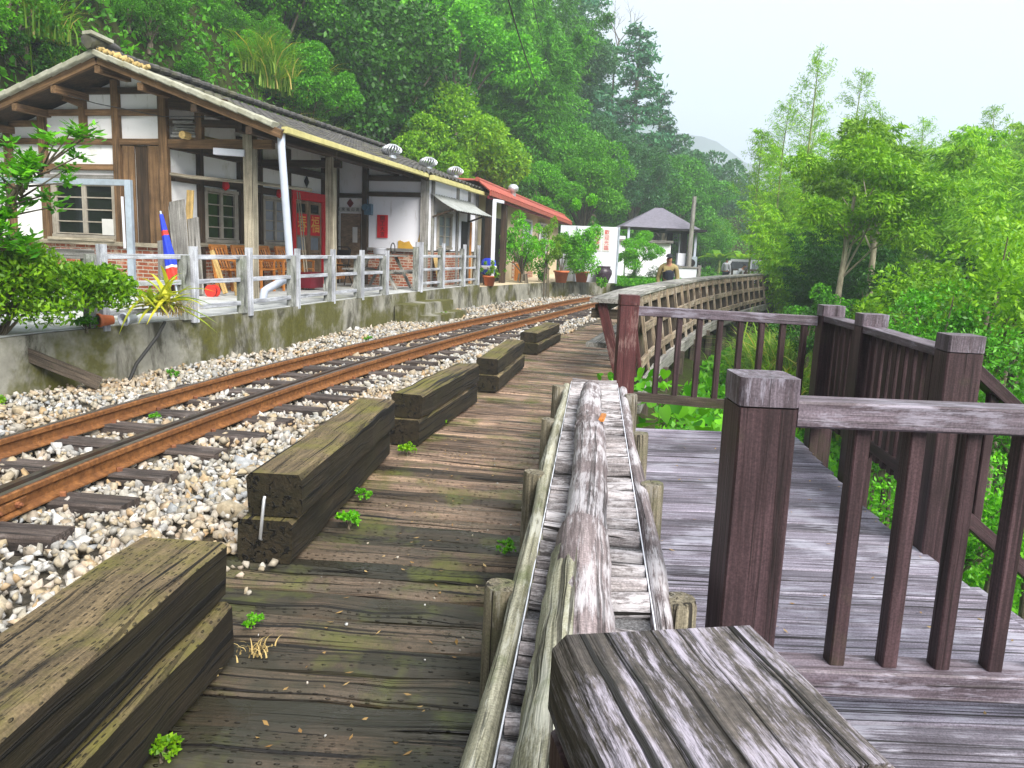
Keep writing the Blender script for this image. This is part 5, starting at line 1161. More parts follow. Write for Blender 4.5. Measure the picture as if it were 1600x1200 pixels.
# ------------------------------------------------------------------ people
def skin_body(name, verts, edges, rad, mat, par, root=0):
    me = bpy.data.meshes.new(name); o_ = ORG[par.name]
    me.from_pydata([(v[0] - o_[0], v[1] - o_[1], v[2] - o_[2]) for v in verts], edges, [])
    o = bpy.data.objects.new(name, me); COL.objects.link(o); o.parent = par; me.materials.append(M[mat])
    o.modifiers.new('skin', 'SKIN'); me.skin_vertices.new() if not me.skin_vertices else None
    for i, r in enumerate(rad):
        sv = me.skin_vertices[0].data[i]; sv.radius = (r, r) if not hasattr(r, '__len__') else r; sv.use_root = (i == root)
    ss = o.modifiers.new('sub', 'SUBSURF'); ss.levels = ss.render_levels = 2
    return o
def person(x, y, z, face, label, top, bottom, hair='hair', lean=0.0, arms='down', vest=None, scale=1.0, crouch=False):
    t = thing('person', label, 'person', (x, y, z)); c, s_ = math.cos(face), math.sin(face)      # face: 0 looks towards -Y (the camera)
    k = scale; drop = .42 if crouch else 0
    def P(sx, fw, h):
        fw = fw + max(0, h - .95) * lean; h = h - drop if h > .6 else h * (1 - drop * .9 if crouch and h > .3 else 1)
        return V3((x + k * (sx * c + fw * s_), y + k * (sx * s_ - fw * c), z + k * h))
    kn = .28 if crouch else .03
    J = [P(0, 0, .95), P(0, 0, 1.12), P(0, .01, 1.32), P(0, .01, 1.45), P(0, .03, 1.50), P(0, .05, 1.58), P(0, .05, 1.66),
         P(-.19, 0, 1.40), P(-.24, .0, 1.14), P(-.22, .12, .92), P(.19, 0, 1.40), P(.24, .0, 1.14), P(.22, .12, .92),
         P(-.10, 0, .88), P(-.11, kn, .48), P(-.11, -.02, .08), P(-.12, .14, .03), P(.10, 0, .88), P(.11, kn, .48), P(.11, -.02, .08), P(.12, .14, .03)]
    E = [(0, 1), (1, 2), (2, 3), (3, 4), (4, 5), (5, 6), (3, 7), (7, 8), (8, 9), (3, 10), (10, 11), (11, 12), (0, 13), (13, 14), (14, 15), (15, 16), (0, 17), (17, 18), (18, 19), (19, 20)]
    RR = [.13, .12, .14, .09, .05, .085, .075, .05, .04, .03, .05, .04, .03, .085, .06, .04, .03, .085, .06, .04, .03]
    skin_body('body', J, E, [r * k for r in RR], 'skin', t)
    ii_ = [0, 1, 2, 3, 7, 8, 9, 10, 11, 12]; mp = {q: i for i, q in enumerate(ii_)}
    skin_body('jacket', [J[q] if q not in (9, 12) else J[q].lerp(J[q - 1], .15) for q in ii_], [(mp[a], mp[b]) for a, b in E if a in mp and b in mp], [(RR[q] + .022) * k for q in ii_], top, t)
    ii_ = [0, 13, 14, 15, 17, 18, 19]; mp = {q: i for i, q in enumerate(ii_)}
    skin_body('trousers', [J[q] for q in ii_], [(mp[a], mp[b]) for a, b in E if a in mp and b in mp], [(RR[q] + .02) * k for q in ii_], bottom, t)
    if vest: skin_body('vest', [J[0], J[1], J[2], J[2].lerp(J[3], .7)], [(0, 1), (1, 2), (2, 3)], [.16 * k, .155 * k, .175 * k, .12 * k], vest, t)
    hd = J[5].lerp(J[6], .55); f = V3((s_, -c, 0)) * k; sd_ = V3((c, s_, 0)) * k
    m = MB()
    vs, fs = [], []
    for i in range(7):
        for j in range(14):
            ph = math.pi * .47 * i / 6; an = 2 * math.pi * j / 14; vs.append(hd + sd_ * (.093 * math.sin(ph) * math.cos(an)) + f * (.105 * math.sin(ph) * math.sin(an) - .012) + V3((0, 0, k * (.03 + .10 * math.cos(ph)))))
    for i in range(6):
        for j in range(14): fs.append((i * 14 + j, i * 14 + (j + 1) % 14, (i + 1) * 14 + (j + 1) % 14, (i + 1) * 14 + j))
    m.add(vs, fs, None, True)
    if vest: m.beam(hd + f * .08 + V3((0, 0, .055 * k)), hd + f * .17 + V3((0, 0, .04 * k)), .14 * k, .015 * k)
    m.build('cap' if vest else 'hair', hair, t)
    for q in (-.035, .035): MB().lathe(hd + sd_ * q + f * .083 + V3((0, 0, .0)), [(0, -.01), (.011, 0), (0, .01)], 8).build('eye', 'ink', t)
    MB().tube([hd + f * .08 + V3((0, 0, .0)), hd + f * .108 + V3((0, 0, -.035 * k)), hd + f * .085 + V3((0, 0, -.042 * k))], [.008, .016, .01], 6).build('nose', 'skin', t)
    MB().beam(hd + f * .088 - sd_ * .025 + V3((0, 0, -.068 * k)), hd + f * .088 + sd_ * .025 + V3((0, 0, -.068 * k)), .01, .008).build('mouth', 'dark_red', t)
    return t
person(3.62, 19.0, -.14, R(-10), 'person in dark cap and camouflage vest over khaki sleeves behind the bridge railing', 'khaki', 'dark_cloth', lean=.25, vest='dark_cloth', scale=.93)
person(11.45, 43.6, -.14, R(150), 'standing person in white shirt and dark trousers near the cars', 'white_cloth', 'dark_cloth', scale=.9)
person(11.95, 43.3, -.14, R(60), 'stooping person in a white top beside the dark railing', 'white_cloth', 'dark_cloth', lean=.55, crouch=True)
person(6.66, 36.0, -.1, R(60), 'person in a blue top behind the kiosk counter', 'blue', 'dark_cloth', scale=1.06)

# ------------------------------------------------------------------ foliage prototypes (removed again after copying)
PROTO = []
def tree_proto(name, trunk_mb, leafv, leaff, leafmat, barkmat='bark', crown='crown'):
    t = thing(name, 'tree', 'tree'); PROTO.append(t)
    if trunk_mb: trunk_mb.build('trunk', barkmat, t)
    np_mesh(crown, leafv, leaff, leafmat, t); return t
def broad(seed, n=9000, leaf_l=.075, leaf_w=.042, th=.55, flat=.85, K_=22, mat='lf_mid', low=-.35, spread=1.0, name='tree', thin=1.0, hang=-.25):
    """crown of radius about 1 centred at height th + .9"""
    g = np.random.default_rng(seed); r = random.Random(seed); cz = th + .85 * flat
    c = []
    while len(c) < K_:
        q = g.normal(size=3); q /= np.linalg.norm(q); q *= g.uniform(.42, .82)
        if q[2] > low: c.append((q[0] * spread, q[1] * spread, q[2] * flat))
    c = np.array(c); rad = g.uniform(.14, .33, len(c)); w_ = rad ** 2; w_ /= w_.sum(); which = g.choice(len(c), n, p=w_)
    d = nrmz(g.normal(size=(n, 3)) + np.array([0, 0, .35])); rr = rad[which] * (g.uniform(.35, 1.0, n) ** .45)
    P = c[which] + d * rr[:, None] * np.array([1.1, 1.1, .78]) + np.array([0, 0, cz])
    P += .05 * np.sin(P[:, [1, 2, 0]] * 9 + seed)
    dd = nrmz(d + g.normal(size=(n, 3)) * .7 + np.array([0, 0, hang]))
    v, f = leaf_quads(P, leaf_l * g.uniform(.6, 1.3, n), leaf_w * g.uniform(.7, 1.3, n), dd, .7, .2, g)
    m = MB(); top = V3((r.uniform(-.1, .1), r.uniform(-.1, .1), cz - .05))
    m.tube([(0, 0, -.35), (r.uniform(-.03, .03), r.uniform(-.03, .03), th * .5), (top.x * .5, top.y * .5, th), top], [.085 * thin, .06 * thin, .05 * thin, .03 * thin], 9, jit=.08)
    for q in c[:min(K_, 14 if thin > .8 else 9)]:
        b0 = V3((top.x * .4, top.y * .4, th * r.uniform(.6, 1.1 if thin > .8 else 1.5))); e = V3((q[0], q[1], q[2] + cz)); mid = b0.lerp(e, .5) + V3((0, 0, .08))
        m.tube([b0, mid, e], [.024 * thin, .015 * thin, .005], 6, jit=.05)
    return tree_proto(name, m, v, f, mat)
def conifer(seed, n=9000, name='conifer'):
    g = np.random.default_rng(seed); r = random.Random(seed); m = MB().tube([(0, 0, -.3), (0.02, 0, 3), (0, .02, 6.4)], [.13, .09, .02], 9); C, D = [], []
    nb = 74
    for i in range(nb):
        z = 1.0 + 5.3 * (i / nb) ** .9; L_ = (1.75 * (1 - (z / 6.7)) ** .75 + .15) * r.uniform(.6, 1.15); a = r.uniform(0, 6.28); dz = r.uniform(-.05, .28)
        b0 = np.array([0, 0, z]); e = b0 + np.array([math.cos(a) * L_, math.sin(a) * L_, dz * L_]); m.tube([tuple(b0), tuple((b0 + e) / 2 + np.array([0, 0, -.03])), tuple(e)], [.025, .016, .006], 5)
        k = int(n / nb * L_ / .95); t = g.uniform(.2, 1.05, k)[:, None]; w_ = .30 * (1.1 - t * .6)
        C.append(b0 + (e - b0) * t + g.normal(size=(k, 3)) * np.array([1, 1, .45]) * w_ * .55); D.append(np.tile((e - b0) / L_, (k, 1)) * .5 + g.normal(size=(k, 3)) * .5 + np.array([0, 0, -.25]))
    C = np.concatenate(C); D = nrmz(np.concatenate(D)); v, f = leaf_quads(C, .17 * g.uniform(.6, 1.3, len(C)), .06, D, .5, .2, g); return tree_proto(name, m, v, f, 'lf_conifer')
def bamboo(seed, n=26000, culms=16, name='bamboo_clump', mat='lf_bamboo', Hh=9.0, sp=1.0):
    g = np.random.default_rng(seed); r = random.Random(seed); m = MB(); C, D = [], []
    for i in range(culms):
        a = r.uniform(0, 6.28); b = r.uniform(0, .55) * sp; base = np.array([math.cos(a) * b, math.sin(a) * b, 0]); h = Hh * r.uniform(.62, 1.05); lean = r.uniform(.5, 2.1) * sp; la = a + r.uniform(-.9, .9)
        def pt(t): return base + np.array([math.cos(la) * lean * t ** 2.4, math.sin(la) * lean * t ** 2.4, h * (t - .10 * t ** 5)])
        m.tube([tuple(pt(t)) for t in np.linspace(-.1, 1, 9)], [.045 * (1 - .85 * k / 8) for k in range(9)], 6)
        k = n // culms; t = .18 + .85 * g.uniform(0, 1, k) ** .8; t = np.minimum(t, 1.0)
        nodes = (np.round(t * 24) / 24); az = (np.round(nodes * 24) * 2.4 + g.integers(0, 2, k) * 3.1 + g.normal(size=k) * .35); rr = g.uniform(.05, 1, k) * (.75 * np.sin(np.pi * np.clip(nodes, .05, .98)) ** .6 + .18)
        p = np.stack([pt(q) for q in nodes]) + np.stack([np.cos(az) * rr, np.sin(az) * rr, .28 * rr - .35 * rr ** 2], 1) + g.normal(size=(k, 3)) * .05
        C.append(p); D.append(np.stack([np.cos(az), np.sin(az), np.full(k, -.7)], 1) + g.normal(size=(k, 3)) * .5)
    C = np.concatenate(C); D = nrmz(np.concatenate(D)); v, f = leaf_quads(C, .20 * g.uniform(.6, 1.4, len(C)), .042 * g.uniform(.8, 1.3, len(C)), D, .5, .2, g); return tree_proto(name, m, v, f, mat, 'culm')
def plume(seed, n=3400, name='bamboo_plume', Hh=9.5):
    g = np.random.default_rng(seed); r = random.Random(seed); m = MB(); C, D = [], []
    m.tube([(0, 0, -.3), (.05, 0, Hh * .5), (.02, .05, Hh * .8), (.18, .05, Hh)], [.06, .05, .03, .006], 7)
    for i in range(46):
        z = Hh * (.42 + .57 * i / 46); L_ = (1.5 * (1 - i / 46) ** .8 + .25) * r.uniform(.7, 1.1); a = r.uniform(0, 6.28); e = np.array([math.cos(a) * L_, math.sin(a) * L_, L_ * .55]); b0 = np.array([.02, .02, z])
        m.tube([tuple(b0), tuple(b0 + e)], [.009, .003], 4, cap=False); k = n // 46; t = g.uniform(.25, 1.05, k)[:, None]
        C.append(b0 + e * t + g.normal(size=(k, 3)) * .09); D.append(np.tile(e / L_, (k, 1)) * .5 + g.normal(size=(k, 3)) * .5 + np.array([0, 0, -.5]))
    C = np.concatenate(C); D = nrmz(np.concatenate(D)); v, f = leaf_quads(C, .15 * g.uniform(.6, 1.3, len(C)), .026, D, .5, .2, g); return tree_proto(name, m, v, f, 'lf_bamboo', 'culm')
def blades(g, P, h, w_, bend, k=4):
    """arching strips, P (n,3) roots"""
    n = len(P); az = g.uniform(0, 6.283, n); d = np.stack([np.cos(az), np.sin(az), 0 * az], 1); sd_ = np.stack([-np.sin(az), np.cos(az), 0 * az], 1); hh = h * g.uniform(.55, 1.15, n); bb = bend * g.uniform(.3, 1.3, n); V = []
    for i in range(k + 1):
        t = i / k; c = P + d * (bb * hh * t ** 2)[:, None] + np.array([0, 0, 1]) * (hh * (t - .45 * bb * t ** 3))[:, None]; ww = (w_ * (1 - t) ** .7 + .001)
        V += [c - sd_ * ww / 2, c + sd_ * ww / 2]
    V = np.stack(V, 1).reshape(-1, 3); F = []
    for i in range(k): F.append(np.array([2 * i, 2 * i + 1, 2 * i + 3, 2 * i + 2]))
    F = (np.arange(n) * (2 * (k + 1)))[:, None, None] + np.array(F)[None]; return V, F.reshape(-1, 4)
def grass(seed, n=420, h=1.0, w_=.03, name='grass_tuft', mat='lf_grass', r0=.25, bend=.8):
    g = np.random.default_rng(seed); P = g.normal(size=(n, 3)) * np.array([r0, r0, 0]); v, f = blades(g, P, h, w_, bend); t = thing(name, 'grass', 'grass'); PROTO.append(t); np_mesh('blades', v, f, mat, t); return t
def big_leaf(seed, mat='lf_bright', name='broad_leaved_plant', n=40, s_=.115):
    g = np.random.default_rng(seed); P = g.normal(size=(n, 3)) * np.array([.28, .28, .14]) + np.array([0, 0, .28]); V, F = [], []
    for i in range(n):
        d = nrmz(g.normal(size=(1, 3)) + np.array([[0, 0, -.5]]))[0]; up = nrmz((np.array([0, 0, 1]) + g.normal(size=3) * .35)[None])[0]; w_ = np.cross(d, up); w_ /= np.linalg.norm(w_); s2_ = s_ * g.uniform(.6, 1.2)
        prof = [(-.45, 0), (-.55, .28), (-.38, .5), (-.1, .5), (.2, .36), (.55, 0), (.2, -.36), (-.1, -.5), (-.38, -.5), (-.55, -.28)]
        b = len(V); V += [P[i] + d * s2_ * u + w_ * s2_ * q + np.cross(w_, d) * s2_ * (.25 * abs(q)) for u, q in prof]
        F += [(b, b + 1, b + 2, b + 3), (b, b + 3, b + 4, b + 5), (b, b + 5, b + 6, b + 7), (b, b + 7, b + 8, b + 9)]
    t = thing(name, 'plant', 'plant'); PROTO.append(t); np_mesh('leaves', np.array(V), np.array(F), mat, t); return t
B1, B2_, B3 = broad(1, n=24000, K_=40, leaf_l=.052, leaf_w=.03), broad(2, n=28000, K_=54, flat=1.0, leaf_l=.048, leaf_w=.028), broad(3, n=22000, K_=30, spread=1.15, leaf_l=.055, leaf_w=.03)
BF = broad(8, n=7000, K_=26, flat=1.15, leaf_l=.07, leaf_w=.05, th=.8, mat='lf_far', name='distant_tree')
SH1, SH2 = broad(4, n=5000, th=-.15, low=-.8, leaf_l=.075, leaf_w=.042, name='shrub'), broad(5, n=6500, th=-.1, low=-.6, leaf_l=.06, leaf_w=.03, K_=34, name='shrub')
CO1, CO2 = conifer(1), conifer(2)
BA1, BA2, BA3 = bamboo(1), bamboo(2), bamboo(3, n=32000, culms=20)
PL1, PL2 = plume(1), plume(2)
GR1, GR2 = grass(1), grass(2, n=300, h=1.3, w_=.04, bend=1.0)
WD1, WD2 = grass(3, n=45, h=.07, w_=.008, r0=.035, name='weed', mat='lf_bright', bend=.9), broad(6, n=170, th=-.3, low=-.2, leaf_l=.28, leaf_w=.2, K_=9, flat=.6, name='weed', mat='lf_bright')
PLM = broad(7, n=13000, leaf_l=.07, leaf_w=.026, K_=19, flat=.78, th=1.2, low=-.75, hang=-.6, spread=1.3, thin=.62, name='tree', mat='lf_mid')
BIGL = big_leaf(1)
def put(proto, name, x, y, label, cat, scale=1.0, mat=None, group=None, z=None, rz_=None, sz=None, bark=None, dz=0.0):
    z = float(ground_z(np.array([x]), np.array([y]))[0]) if z is None else z
    o = copy_thing(proto, (x, y, z + dz), rnd.uniform(0, 6.28) if rz_ is None else rz_, scale, label, group, sz); o.name = name; o['category'] = cat
    gd = float(ground_z(np.array([x]), np.array([y]))[0])
    if 23 < y < 33 and -3 < x < 3.5: gd = .44
    gap = z + dz - (.3 * scale if cat != 'bamboo' else .5) - gd
    if gap > .12 and name not in ('weed', 'dry_grass', 'grass_tuft'):      # stems reaching down to the ground
        m = MB(); k = 1 if cat == 'tree' else 6; b0 = -.3 if cat != 'bamboo' else -.5 / scale
        for i in range(k):
            ax, ay = (0, 0) if k == 1 else (.12 * math.cos(i * 2.4), .12 * math.sin(i * 2.4)); rr = .085 if k == 1 else (.03 if cat != 'plant' else .015)
            m.tube([(ax, ay, b0 + .12), (ax * 1.4, ay * 1.4, b0 - gap / scale / 2), (ax * 1.8, ay * 1.8, b0 - gap / scale - .15)], [rr, rr * 1.1, rr * 1.3], 8, jit=.06)
        lt = m.build('lower_stem', 'culm' if cat in ('bamboo', 'plant') else (bark or 'bark'), None, (0, 0, 0)); lt.location = (0, 0, 0); lt.parent = o
    for c in o.children:
        mt = bark if c.name.startswith(('trunk', 'lower_stem')) else mat
        if mt: c.material_slots[0].link = 'OBJECT'; c.material_slots[0].material = M[mt]
    return o

# ------------------------------------------------------------------ the wooded slope behind the station
put(B2_, 'tree', -6.4, 32.0, 'dense dark evergreen tree rising above the middle of the station roof', 'tree', 4.4, 'lf_dark', dz=-2.2)
put(B1, 'tree', -2.9, 33.0, 'spreading yellow green tree with visible branches above the roof ventilators', 'tree', 3.4, 'lf_yellow', z=.6)
put(B3, 'tree', -3.6, 30.6, 'lower yellow green tree leaning over the ventilators, in front of the taller one', 'tree', 2.4, 'lf_yellow', z=1.1)
put(B2_, 'tree', 3.3, 41.0, 'round bright green tree right behind the red roof', 'tree', 2.6, 'lf_bright', z=1.1)
put(B1, 'tree', 1.2, 39.5, 'second bright green tree left of the round one behind the red roof', 'tree', 2.0, 'lf_bright', z=1.4)
put(B3, 'tree', -1.6, 37.0, 'dark bush mass under the spreading yellow green tree', 'tree', 2.6, 'lf_dark', z=.2)
put(B2_, 'tree', 1.2, 45.0, 'mid green tree hung with creepers above the red roof', 'tree', 3.4, 'lf_mid', z=2.4)
for x, y, z, s_, p_, mt, lb in ((-4.5, 45, 7, 4.6, B2_, 'lf_mid', 'tall mid green tree high on the slope above the dark evergreen'), (-9, 42, 8, 4.8, B1, 'lf_dark', 'tall dark tree at the top of the slope left of the dark evergreen'), (-.5, 52, 7.5, 4.6, B1, 'lf_mid', 'tall tree behind the feathery bamboo on the slope'), (2.6, 57, 8, 4.4, B2_, 'lf_far', 'hazy round tree left of the conifers'), (-3, 38, 5.5, 3.6, B3, 'lf_bright', 'bright tree directly above the spreading yellow green tree')):
    put(p_, 'tree', x, y, lb, 'tree', s_, mt, z=z)
put(BA2, 'bamboo_clump', .6, 42, 'feathery bamboo clump rising over the round bright green tree', 'bamboo', 1.3, 'lf_mid', z=3.4)
put(BA3, 'bamboo_clump', -1.6, 44, 'feathery green bamboo clump high on the slope, right of the dark evergreen', 'bamboo', 1.4, 'lf_bright', z=5.4)
put(BA1, 'bamboo_clump', 1.4, 48, 'feathery bamboo clump beside the tall hazy conifers', 'bamboo', 1.45, 'lf_mid', z=5.0)
put(CO1, 'conifer', 8.6, 63, 'tall hazy conifer with open tiers standing against the white sky', 'conifer', 2.45, z=3.0)
put(CO2, 'conifer', 4.0, 61, 'hazy conifer cut by the top of the picture, left of the open tiered one', 'conifer', 2.7, z=4.0)
put(CO2, 'conifer', 11.2, 67, 'shorter hazy conifer right of the open tiered one', 'conifer', 1.9, z=2.5)
put(CO1, 'conifer', 6.2, 70, 'hazy conifer between the two tall ones', 'conifer', 2.3, z=4.0)
put(B2_, 'tree', 6.9, 51, 'grey green tree below the tall conifers', 'tree', 3.0, 'lf_far', z=1.6); put(B1, 'tree', 4.6, 50, 'grey green tree left of the utility pole top', 'tree', 3.2, 'lf_far', z=2.8)
put(B3, 'tree', 10.0, 56, 'pale green tree just right of the utility pole', 'tree', 3.6, 'lf_mid', z=.4); put(B1, 'tree', 12.6, 62, 'hazy pale tree behind the banana plants', 'tree', 3.9, 'lf_mid', z=.6)
# bare dead tree on the ridge
m = MB(); r_ = random.Random(5)
def twig(p, d, L_, rad, dep):
    e = p + d * L_; m.tube([p, p.lerp(e, .5) + V3((r_.uniform(-.05, .05), r_.uniform(-.05, .05), 0)), e], [rad, rad * .8, rad * .55], 5)
    if dep:
        for _ in range(3): twig(p.lerp(e, r_.uniform(.5, 1)), (d + V3((r_.uniform(-.9, .9), r_.uniform(-.5, .5), r_.uniform(-.1, .6)))).normalized(), L_ * .62, rad * .5, dep - 1)
twig(V3((7.0, 65, 6)), V3((.0, 0, 1)), 9.5, .14, 0); twig(V3((7.0, 65, 15.4)), V3((.1, 0, 1)), 2.6, .09, 4)
tag(m.build('dead_tree', 'bark'), 'bare dead treetop showing between the conifers against the sky', 'dead tree')
gi = 0; names = {}
pool = [(B1, 'lf_mid'), (B2_, 'lf_dark'), (B3, 'lf_mid'), (B1, 'lf_mid'), (B2_, 'lf_mid'), (B3, 'lf_bright'), (SH1, 'lf_mid'), (SH2, 'lf_bright'), (B2_, 'lf_bright')]
LB = {'lf_dark': 'dark evergreen crown among the many covering the slope behind the station', 'lf_mid': 'mid green leafy crown among the many covering the slope behind the station', 'lf_bright': 'bright green leafy crown among the many covering the slope behind the station'}
r_ = random.Random(21)
for y in np.arange(13, 50, 3.6):
    for d in (9.6, 12.2, 15.0, 18.5):
        if r_.random() < .06: continue
        l = trk_y(y + r_.uniform(-1.4, 1.4)); p = trk(l, -(d + r_.uniform(-1.1, 1.1)))
        pr_, mt = pool[r_.randrange(len(pool))]; sc = r_.uniform(1.2, 1.9) if d < 12 else r_.uniform(1.8, 2.9)
        if y > 26 and d < 12: continue
        if d < 11 and mt == 'lf_dark': mt = 'lf_bright' if r_.random() < .6 else 'lf_mid'
        bushy = pr_ in (SH1, SH2)
        put(pr_, 'shrub' if bushy else 'hillside_tree', p.x, p.y, LB[mt].replace('crown', 'shrub') if bushy else LB[mt], 'shrub' if bushy else 'tree', sc * (.8 if bushy else 1), mt, 'shrubs on the slope' if bushy else 'trees on the slope', dz=-.62 * sc if not bushy else .3)
# far wood behind the cars
for k, (x, y, s_, z) in enumerate(((16, 72, 4.0, .3), (19.5, 78, 3.9, .2), (23, 84, 3.6, -.3), (27, 80, 2.9, -1), (21, 68, 2.9, -.5), (14, 80, 4.8, 1), (18, 92, 5.0, .5), (25, 96, 4.3, -.5), (31, 90, 3.4, -1), (36, 84, 2.8, -2), (24, 74, 2.6, -1))):
    put(BF, 'distant_tree', x, y, 'dark hazy tree in the far wood beyond the parked cars', 'tree', s_, 'lf_far', 'trees of the far wood', z=z)
for k in range(46):
    y = 11 + 17 * r_.random(); d = 8.9 + 3.6 * r_.random() ** 1.3; p = trk(trk_y(y), -d); mt = r_.choice(['lf_bright', 'lf_mid', 'lf_mid', 'lf_bright', 'lf_dark'])
    put(r_.choice([SH1, SH2]), 'shrub', p.x, p.y, LB[mt].replace('crown', 'shrub'), 'shrub', r_.uniform(.55, 1.05), mt, 'shrubs on the slope', dz=.1)
# yellowish grasses hanging on the bank above the roof
for k in range(24):
    y = 20.5 + 6 * r_.random(); p = trk(trk_y(y), -(9.4 + 1.5 * r_.random()))
    put(GR2, 'grass_tuft', p.x, p.y, 'long arching grass tuft on the bank just above the station roof', 'grass', r_.uniform(.9, 1.35), None, 'grass tufts above the roof', dz=.35)
for k in range(5):
    y = 13.5 + 1.5 * r_.random(); p = trk(trk_y(y), -(9.8 + 1.0 * r_.random()))
    put(GR1, 'grass_tuft', p.x, p.y, 'hanging grass tuft on the bank above the gable peak', 'grass', r_.uniform(.9, 1.3), None, 'grass tufts above the gable', dz=.4)
# undergrowth over the bank: one mass nobody could count
g = np.random.default_rng(99); n = 150000
y = g.uniform(6, 60, n); d = 8.2 + 17 * g.uniform(0, 1, n) ** 1.35
l = np.interp(y, TA[:, 1], TL); px = np.interp(l, TL, TA[:, 0]) - np.interp(l, TL, TN[:, 0]) * d; py = np.interp(l, TL, TA[:, 1]) - np.interp(l, TL, TN[:, 1]) * d
pz = ground_z(px, py) + (.15 + .9 * np.abs(np.sin(px * 1.3 + py * .7) * np.sin(py * 1.1 - px * .6))) * g.uniform(.1, 1, n)
v, f = leaf_quads(np.stack([px, py, pz], 1), g.uniform(.12, .26, n), g.uniform(.06, .12, n), nrmz(g.normal(size=(n, 3)) + np.array([.5, -.3, -.5])), .5, .2, g)
kind(np_mesh('undergrowth', v, f, 'lf_mid'), 'stuff')['label'] = 'tangled creepers and undergrowth covering the steep bank'
# ground cover on the valley slope
n = 90000; y = 5.5 + 34 * g.uniform(0, 1, n) ** 1.7; s_ = 2.2 + 9 * g.uniform(0, 1, n)
l = np.interp(y, TA[:, 1], TL); px = np.interp(l, TL, TA[:, 0]) + np.interp(l, TL, TN[:, 0]) * s_; py = np.interp(l, TL, TA[:, 1]) + np.interp(l, TL, TN[:, 1]) * s_
ok = ~((py < 6.5) & (px < 2.25)); rr_ = np.interp(py, rea[:, 1], rea[:, 0]); ok &= px > rr_ + .35; px, py = px[ok], py[ok]; n = len(px)
pz = ground_z(px, py) + (.06 + .30 * np.abs(np.sin(px * 2.3 + py) * np.sin(py * 1.9 - px))) * g.uniform(.2, 1, n)
sz_ = .045 + .0055 * np.minimum(py, 20)
v, f = leaf_quads(np.stack([px, py, pz], 1), sz_ * g.uniform(.7, 1.4, n) * 1.25, sz_ * g.uniform(.5, .9, n), nrmz(g.normal(size=(n, 3)) + np.array([-.2, -.4, -.2])), .9, .2, g)
kind(np_mesh('ground_cover', v, f, 'lf_cover'), 'stuff')['label'] = 'bright green ground cover on the slope below the boardwalk'
n = 30000; y = g.uniform(-2, 5.8, n); px = 2.5 + 5 * g.uniform(0, 1, n) ** 1.2; py = y
pz = ground_z(px, py) + g.uniform(.02, .35, n)
v, f = leaf_quads(np.stack([px, py, pz], 1), .1 * g.uniform(.6, 1.3, n), .06, nrmz(g.normal(size=(n, 3)) + np.array([-.2, -.4, -.2])), .9, .2, g)
kind(np_mesh('slope_plants', v, f, 'lf_cover'), 'stuff')['label'] = 'leafy plants on the slope below the deck stairs'
# heart leaved plants by the red brown post
for x, y, z, sc, lb in ((1.42, 7.3, -.15, 1.0, 'heart leaved plant directly right of the red brown post'), (1.62, 7.0, -.42, 1.15, 'lower heart leaved plant behind the bottom rail'), (1.25, 7.9, -.1, .8, 'heart leaved plant behind the red brown post'), (2.0, 7.4, -.5, .9, 'small heart leaved plant below the slim railing')):
    put(BIGL, 'broad_leaved_plant', x, y, lb, 'plant', sc, None, None, z=z)
# long grass at the bend of the bridge railing
for k in range(26):
    x, y = 5.2 + r_.uniform(-.2, 1.3), 14.9 + r_.uniform(-.8, 3.4); x += (y - 14.9) * .2
    put(GR1 if k % 2 else GR2, 'grass_tuft', x, y, 'pale long grass tuft on the slope beside the bridge railing', 'grass', r_.uniform(.9, 1.4), None, 'long grass beside the bridge railing', dz=.35)
for k in range(10):
    q = brp(14 + 1.6 * k, 1.0 + r_.uniform(0, .8)); put(GR1, 'grass_tuft', q.x, q.y, 'pale long grass tuft on the slope beside the bridge railing', 'grass', r_.uniform(.8, 1.2), None, 'long grass beside the bridge railing')

# ------------------------------------------------------------------ the grove on the valley side
put(PLM, 'tree', 6.9, 17.0, 'open tree with pale forked trunk and drooping leaf bunches in front of the bamboo', 'tree', 1.75, 'lf_yellow', z=-.1, bark='bark_pale', sz=.92)
put(PLM, 'tree', 8.5, 19.0, 'second pale trunked tree with drooping leaves, right of the forked one', 'tree', 1.85, 'lf_yellow', z=.2, bark='bark_pale', sz=.95)
for x, y, p_, sc, z, lb in ((11.2, 32, PL1, 1.12, -1.2, 'tallest bamboo plume, thin against the white sky'), (13.7, 34, PL2, 1.1, -1.2, 'slender bamboo plume right of the tallest one'), (16.7, 34, PL1, 1.0, -2, 'pale bamboo plume above the middle of the grove'), (17.3, 30, PL2, .98, -2, 'pale bamboo plume near the right edge'), (9.9, 34, PL2, .9, -1.8, 'arching thin bamboo plume left of the tallest one'), (18.4, 31, PL1, .85, -1.5, 'rightmost short bamboo plume'), (10.5, 33, PL1, .98, -1.5, 'thin bamboo plume close beside the arching one'), (12.4, 35, PL2, 1.0, -1.5, 'bamboo plume between the tallest one and its right neighbour'), (15.2, 35, PL1, 1.02, -1.8, 'bamboo plume standing over the pale trees')):
    put(p_, 'bamboo_plume', x, y, lb, 'bamboo', sc, 'lf_bamboo', None, z=z)
